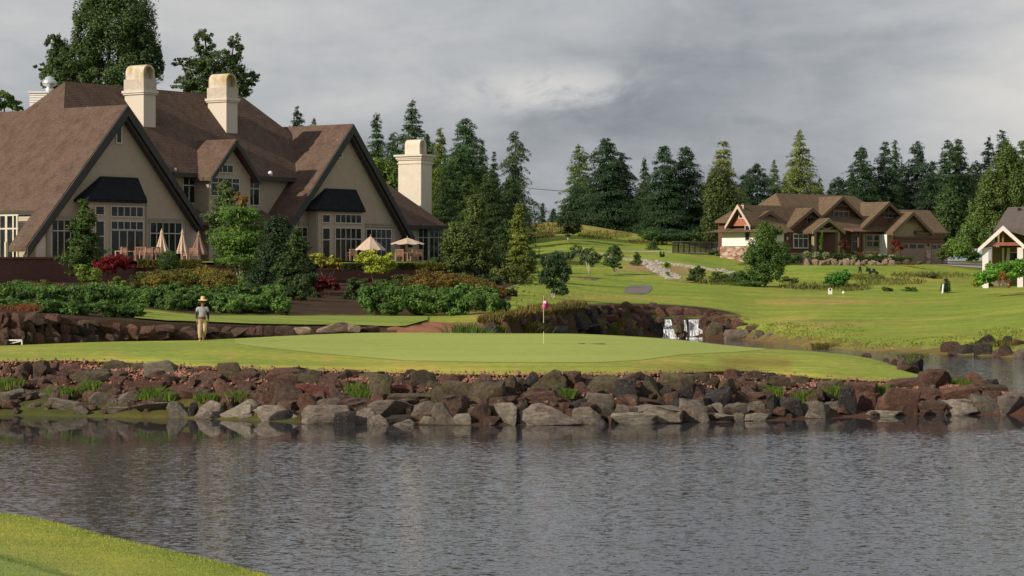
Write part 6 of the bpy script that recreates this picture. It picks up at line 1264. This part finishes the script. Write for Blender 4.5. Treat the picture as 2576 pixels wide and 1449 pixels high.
def golfer():
    b = cast(509, 859.5); r = thing('person', 'person in straw hat, grey t-shirt and khaki trousers walking with a golf club', 'person', b)
    # x right, -y toward the camera, height 1.78; right hand is on the picture's left
    J = {'pel':(0,0,.95,.13,.10),'wa':(0,0,1.10,.125,.095),'ch':(-.005,-.01,1.30,.15,.11),'nb':(0,-.005,1.47,.08,.07),'nk':(.01,-.02,1.53,.052,.052),'hd0':(.015,-.03,1.60,.068,.075),'hd':(.02,-.03,1.68,.078,.092),'hd2':(.02,-.02,1.755,.06,.07),
         'Rsh':(-.175,0,1.42,.06,.06),'Rel':(-.235,.03,1.15,.045,.045),'Rwr':(-.225,-.04,.92,.029,.029),'Rhand':(-.225,-.055,.86,.022,.04),
         'Lsh':(.175,0,1.42,.06,.06),'Lel':(.235,.04,1.15,.045,.045),'Lwr':(.245,0,.92,.029,.029),'Lhand':(.245,-.01,.86,.022,.04),
         'Rhip':(-.095,0,.90,.095,.095),'Rkn':(-.10,-.06,.50,.062,.062),'Ran':(-.10,-.05,.10,.042,.042),'Rto':(-.11,-.20,.04,.035,.03),
         'Lhip':(.095,0,.90,.095,.095),'Lkn':(.10,-.06,.51,.062,.062),'Lan':(.055,.16,.16,.042,.042),'Lto':(.06,.05,.045,.035,.03),
         'nose':(.045,-.13,1.665,.014,.014),'Rear':(-.06,-.02,1.675,.012,.02),'Lear':(.10,-.02,1.675,.012,.02)}
    B = [('pel','wa'),('wa','ch'),('ch','nb'),('nb','nk'),('nk','hd0'),('hd0','hd'),('hd','hd2'),('ch','Rsh'),('Rsh','Rel'),('Rel','Rwr'),('Rwr','Rhand'),('ch','Lsh'),('Lsh','Lel'),('Lel','Lwr'),('Lwr','Lhand'),
         ('pel','Rhip'),('Rhip','Rkn'),('Rkn','Ran'),('Ran','Rto'),('pel','Lhip'),('Lhip','Lkn'),('Lkn','Lan'),('Lan','Lto'),('hd','nose'),('hd','Rear'),('hd','Lear')]
    fingers(J, B, 'Rwr', J['Rhand'][:3], 'R', (0,0)); fingers(J, B, 'Lwr', J['Lhand'][:3], 'L', (0,0))
    link('body', skin_fig('body', J, B), SKIN, r)
    shirt = {'wa':(0,0,.98,.155,.12),'w2':(0,0,1.12,.15,.118),'ch':(-.005,-.01,1.32,.175,.13),'nb':(0,-.005,1.46,.10,.085),'Rsh':(-.18,0,1.43,.08,.08),'Re':(-.225,.02,1.24,.078,.078),'Lsh':(.18,0,1.43,.08,.08),'Le':(.225,.025,1.24,.078,.078)}
    link('t_shirt', skin_fig('t_shirt', shirt, [('wa','w2'),('w2','ch'),('ch','nb'),('ch','Rsh'),('Rsh','Re'),('ch','Lsh'),('Lsh','Le')]), plain('grey jersey', (.36,.36,.39), .9, .1, 8), r)
    for sd in ('R','L'):
        k = side_s[sd]; sl = {'a':(k*.222,.022,1.26,.056,.056),'b':(k*.235,.03,1.15,.054,.054),'c':(J[sd+'wr'][0],J[sd+'wr'][1],.94,.038,.038)}
        link('sleeve', skin_fig('sleeve', sl, [('a','b'),('b','c')]), BLACK, r)
    tr = {'pel':(0,0,.98,.15,.12),'Rh':(-.095,0,.86,.115,.115),'Rk':(-.10,-.06,.50,.088,.09),'Ra':(-.10,-.05,.12,.072,.078),'Lh':(.095,0,.86,.115,.115),'Lk':(.10,-.07,.51,.088,.09),'La':(.06,.15,.19,.07,.075)}
    link('trousers', skin_fig('trousers', tr, [('pel','Rh'),('Rh','Rk'),('Rk','Ra'),('pel','Lh'),('Lh','Lk'),('Lk','La')]), plain('khaki cotton', (.50,.38,.22), .9, .1, 8), r)
    MB().lathe((0,0,.985), [(.152,0),(.155,.03),(.15,.045)], 20, 1, .82).build('belt', plain('brown leather', (.07,.04,.02)), r)
    for k, x, y, z in (('R',-.105,-.12,.0),('L',.06,.10,.03)):
        sh = {'a':(x,y+.10,z+.055,.048,.045),'b':(x,y,z+.05,.05,.04),'c':(x,y-.11,z+.04,.042,.03)}; link('shoe', skin_fig('shoe', sh, [('a','b'),('b','c')]), plain('tan shoe', (.45,.34,.2)), r)
    # straw hat, brim dipping at the front
    m = MB(); n = 28; pf = [(.0,.155),(.06,.155),(.09,.13),(.098,.06),(.105,.01),(.15,-.002),(.19,-.02),(.20,-.032)]
    for (q, z) in pf:
        for k in range(n): a = 2*math.pi*k/n; m.v.append((.02+q*math.cos(a)*(1 if q > .11 else .92), -.03+q*math.sin(a)*1.02, 1.762+z+(.02*math.cos(2*a)-.015*math.sin(a) if q > .12 else 0)))
    for j in range(len(pf)-1): m.f += [(j*n+k, j*n+(k+1) % n, (j+1)*n+(k+1) % n, (j+1)*n+k) for k in range(n)]
    m.build('straw_hat', plain('straw', (.66,.46,.20), .8, .12, 20), r, smooth=True)
    m = MB(); m.lathe((.02,-.02,1.62), [(.072,0),(.083,.05),(.086,.10),(.08,.13)], 16, 1, 1.15).build('hair', plain('dark hair', (.02,.013,.01)), r, smooth=True)
    bpy.data.objects[r.name]
    m = MB()
    for sx in (-1,1): m.lathe((.02+.03*sx+.012,-.118,1.675), [(.001,-.008),(.009,-.004),(.009,.004),(.001,.008)], 8)
    m.build('eyes', BLACK, r); MB().box(.005,.06,-.119,-.11,1.622,1.630).build('mouth', plain('lips', (.16,.05,.04)), r)
    sc_ = 1.0; r.rotation_euler.z = R(12); r.scale = (1.04,1.04,1.0)
    # club held in the right hand, shaft rising behind the arm
    c = thing('golf_club', 'slim dark golf club held upright along the arm of the walking person', 'golf club', b)
    MB().tube((-.30,-.02,1.40),(-.235,-.045,.86),.013,.011).tube((-.235,-.045,.86),(-.20,-.06,.42),.009,.007).build('shaft', plain('steel shaft', (.16,.16,.18), .4, .1), c)
    m = MB(); m.prism([(-.22,-.06,.36),(-.12,-.06,.35),(-.11,-.06,.41),(-.19,-.06,.44)], (0,.03,0)); m.build('club_head', METAL, c); MB().tube((-.305,-.018,1.44),(-.285,-.025,1.26),.017,.016).build('grip', BLACK, c)
    c.rotation_euler.z = R(12)
golfer()
def mower_man():
    b = cast(2163, 690.5, 170); r = thing('person', 'person in dark clothes bending over a lawn mower below the brown house', 'person', b)
    J = {'pel':(0,0,.92,.12,.10),'wa':(.03,0,1.06,.12,.10),'ch':(.10,0,1.27,.14,.11),'nb':(.15,0,1.40,.07,.07),'nk':(.18,0,1.46,.05,.05),'hd':(.22,-.01,1.57,.075,.085),'hd2':(.23,-.01,1.66,.06,.06),
         'Rsh':(.13,-.17,1.36,.055,.055),'Rel':(.27,-.20,1.13,.042,.042),'Rwr':(.48,-.18,1.02,.028,.028),'Rhand':(.54,-.17,1.0,.04,.025),'Lsh':(.13,.17,1.36,.055,.055),'Lel':(.27,.2,1.13,.042,.042),'Lwr':(.48,.18,1.02,.028,.028),'Lhand':(.54,.17,1.0,.04,.025),
         'Rhip':(0,-.09,.88,.09,.09),'Rkn':(.12,-.10,.50,.06,.06),'Ran':(.10,-.10,.10,.042,.042),'Rto':(.23,-.10,.04,.035,.03),'Lhip':(0,.09,.88,.09,.09),'Lkn':(-.02,.10,.48,.06,.06),'Lan':(-.18,.10,.12,.042,.042),'Lto':(-.06,.10,.04,.035,.03)}
    B = [('pel','wa'),('wa','ch'),('ch','nb'),('nb','nk'),('nk','hd'),('hd','hd2'),('ch','Rsh'),('Rsh','Rel'),('Rel','Rwr'),('Rwr','Rhand'),('ch','Lsh'),('Lsh','Lel'),('Lel','Lwr'),('Lwr','Lhand'),('pel','Rhip'),('Rhip','Rkn'),('Rkn','Ran'),('Ran','Rto'),('pel','Lhip'),('Lhip','Lkn'),('Lkn','Lan'),('Lan','Lto')]
    for sd, y0 in (('R',-.17),('L',.17)):
        for i in range(4): 
            k = f'{sd}f{i}'; J[k] = (.585, y0+(i-1.5)*.02, 1.005, .009,.009); J[k+'b'] = (.60, y0+(i-1.5)*.02, .965, .008,.008); B += [(sd+'hand',k),(k,k+'b')]
        J[sd+'t'] = (.56, y0-.05*(1 if y0 > 0 else -1), .985, .01,.01); B.append((sd+'hand', sd+'t'))
    link('body', skin_fig('body', J, B), SKIN, r)
    g = {'wa':(.0,0,.92,.14,.12),'w2':(.04,0,1.08,.14,.12),'ch':(.11,0,1.29,.165,.135),'nb':(.15,0,1.41,.09,.08),'Rs':(.14,-.18,1.36,.075,.075),'Re':(.27,-.205,1.13,.058,.058),'Rw':(.46,-.18,1.03,.04,.04),'Ls':(.14,.18,1.36,.075,.075),'Le':(.27,.205,1.13,.058,.058),'Lw':(.46,.18,1.03,.04,.04)}
    link('jacket', skin_fig('jacket', g, [('wa','w2'),('w2','ch'),('ch','nb'),('ch','Rs'),('Rs','Re'),('Re','Rw'),('ch','Ls'),('Ls','Le'),('Le','Lw')]), plain('dark jacket', (.035,.035,.05), .9, .2), r)
    t = {'p':(0,0,.92,.14,.12),'Rh':(0,-.09,.84,.11,.11),'Rk':(.12,-.10,.5,.08,.08),'Ra':(.10,-.10,.1,.065,.065),'Lh':(0,.09,.84,.11,.11),'Lk':(-.02,.1,.48,.08,.08),'La':(-.17,.1,.14,.065,.065)}
    link('trousers', skin_fig('trousers', t, [('p','Rh'),('Rh','Rk'),('Rk','Ra'),('p','Lh'),('Lh','Lk'),('Lk','La')]), BLACK, r)
    MB().lathe((.225,-.01,1.6), [(.088,0),(.092,.05),(.07,.1),(.01,.115)], 14).build('hair', plain('dark hair', (.02,.013,.01)), r, smooth=True)
    r.scale = (1,1,.86)
    q = (b[0]+.62, b[1], b[2]); c = thing('lawn_mower', 'black lawn mower with grass bag pushed on the lawn below the brown house', 'lawn mower', q)
    MB().tube((-.04,-.2,.88),(.55,-.2,.35),.02).tube((-.04,.2,.88),(.55,.2,.35),.02).tube((-.05,-.2,.88),(-.05,.2,.88),.02).build('handle', BLACK, c)
    m = MB(); m.prism([(.0,-.25,.30),(.45,-.25,.25),(.5,-.25,.62),(.12,-.25,.68)], (0,.5,0)); m.build('grass_bag', BLACK, c)
    m = MB(); m.prism([(.42,-.28,.15),(1.25,-.28,.15),(1.2,-.28,.32),(.5,-.28,.4)], (0,.56,0)); m.build('deck', plain('dark mower deck', (.03,.028,.025), .5), c, bevel=.02)
    MB().lathe((.85,0,.34), [(.16,0),(.17,.15),(.12,.24),(.02,.26)], 14).build('engine', BLACK, c)
    for x in (.48, 1.18):
        for y in (-.31,.31): m = MB(); m.tube((x,y-.03,.13),(x,y+.03,.13),.13,n=16); m.build('wheel', BLACK, c)
mower_man()
# ---------------------------------------------------------------- camera, sun, sky
cam = bpy.data.objects.new('camera', bpy.data.cameras.new('camera')); C.objects.link(cam)
cam.location = (0,0,H); cam.rotation_euler = (R(90),0,0); cam.data.sensor_width = 36; cam.data.lens = F/2576*36
cam.data.shift_y = (YH-724.5)/2576; cam.data.clip_start = .5; cam.data.clip_end = 9000
bpy.context.scene.camera = cam
SUN_EL = 28; S = Vector((-math.cos(R(34)), -math.sin(R(34)), math.tan(R(SUN_EL)))).normalized()
sun = bpy.data.objects.new('sun', bpy.data.lights.new('sun', 'SUN')); C.objects.link(sun)
sun.data.energy = 4.6; sun.data.angle = R(.6); sun.data.color = (1,.90,.76)
sun.rotation_euler = S.to_track_quat('Z','Y').to_euler()
w = bpy.data.worlds.new('World'); bpy.context.scene.world = w; w.use_nodes = True; nt = w.node_tree
for n in list(nt.nodes): nt.nodes.remove(n)
out = nt.nodes.new('ShaderNodeOutputWorld'); tc = nt.nodes.new('ShaderNodeTexCoord')
sky = nt.nodes.new('ShaderNodeTexSky'); sky.sky_type = 'NISHITA'; sky.sun_disc = False; sky.sun_elevation = R(SUN_EL); sky.sun_rotation = math.atan2(S.x, S.y)
b1 = nt.nodes.new('ShaderNodeBackground'); b1.inputs[1].default_value = .08; nt.links.new(sky.outputs[0], b1.inputs[0])
def mth(op, a, c2=0.0, c3=None):
    x = nt.nodes.new('ShaderNodeMath'); x.operation = op
    for i, v in enumerate((a, c2) if c3 is None else (a, c2, c3)):
        if hasattr(v, 'links'): nt.links.new(v, x.inputs[i])
        else: x.inputs[i].default_value = v
    return x.outputs[0]
sp = nt.nodes.new('ShaderNodeSeparateXYZ'); nt.links.new(tc.outputs['Generated'], sp.inputs[0]); dx, dz = sp.outputs[0], sp.outputs[2]
def nz(sc, scale, det=4, rough=.55, dist=0):
    mp = nt.nodes.new('ShaderNodeMapping'); mp.inputs['Scale'].default_value = sc; nt.links.new(tc.outputs['Generated'], mp.inputs[0])
    n = nt.nodes.new('ShaderNodeTexNoise'); n.inputs['Scale'].default_value = scale; n.inputs['Detail'].default_value = det; n.inputs['Roughness'].default_value = rough; n.inputs['Distortion'].default_value = dist
    nt.links.new(mp.outputs[0], n.inputs['Vector']); return n.outputs['Fac']
def smooth(a, lo, hi, o0=0., o1=1.):
    m = nt.nodes.new('ShaderNodeMapRange'); m.interpolation_type = 'SMOOTHSTEP'
    for i, v in zip((1,2,3,4), (lo,hi,o0,o1)): m.inputs[i].default_value = v
    nt.links.new(a, m.inputs[0]); return m.outputs[0]
def blob(cx, cz, rx, rz):
    a = mth('MULTIPLY', mth('SUBTRACT', dx, cx), 1/rx); c = mth('MULTIPLY', mth('SUBTRACT', dz, cz), 1/rz)
    return mth('EXPONENT', mth('MULTIPLY', mth('ADD', mth('MULTIPLY', a, a), mth('MULTIPLY', c, c)), -1.0))
n1 = nz((1,1,3.6), 7, 5, .5, .3); n2 = nz((1,1,2.0), 26, 6, .6, .4)
v = smooth(dz, .03, .12, .375, .43)
v = mth('ADD', v, mth('MULTIPLY', mth('SUBTRACT', n1, .5), .50))
v = mth('ADD', v, mth('MULTIPLY', mth('SUBTRACT', n2, .5), .21))
v = mth('ADD', v, mth('MULTIPLY', blob(.245,.068,.05,.04), .30))
v = mth('ADD', v, mth('MULTIPLY', mth('MULTIPLY', blob(.018,.077,.034,.0095), smooth(n2,.38,.62)), .30))
v = mth('ADD', v, mth('MULTIPLY', blob(-.18,.115,.15,.06), .16))
v = mth('ADD', v, mth('MULTIPLY', blob(.075,.062,.11,.016), -.04))
v = mth('MAXIMUM', v, .2)
r = nt.nodes.new('ShaderNodeValToRGB'); e = r.color_ramp.elements; e[0].position = 0; e[0].color = (0,0,0,1); e[1].position = 1; e[1].color = (1,.95,.88,1)
for p, c in ((.25,(.225,.245,.275)),(.34,(.315,.335,.365)),(.48,(.47,.485,.505)),(.62,(.63,.62,.605))):
    x = e.new(p); x.color = (*c,1)
nt.links.new(v, r.inputs[0])
b2 = nt.nodes.new('ShaderNodeBackground'); b2.inputs[1].default_value = 1; nt.links.new(r.outputs[0], b2.inputs[0])
mx = nt.nodes.new('ShaderNodeMixShader'); mx.inputs[0].default_value = .96
nt.links.new(b1.outputs[0], mx.inputs[1]); nt.links.new(b2.outputs[0], mx.inputs[2]); nt.links.new(mx.outputs[0], out.inputs[0])
sc = bpy.context.scene; sc.view_settings.view_transform = 'Standard'; sc.view_settings.look = 'None'; sc.view_settings.exposure = 0; sc.view_settings.gamma = 1
sc.render.engine = 'CYCLES'
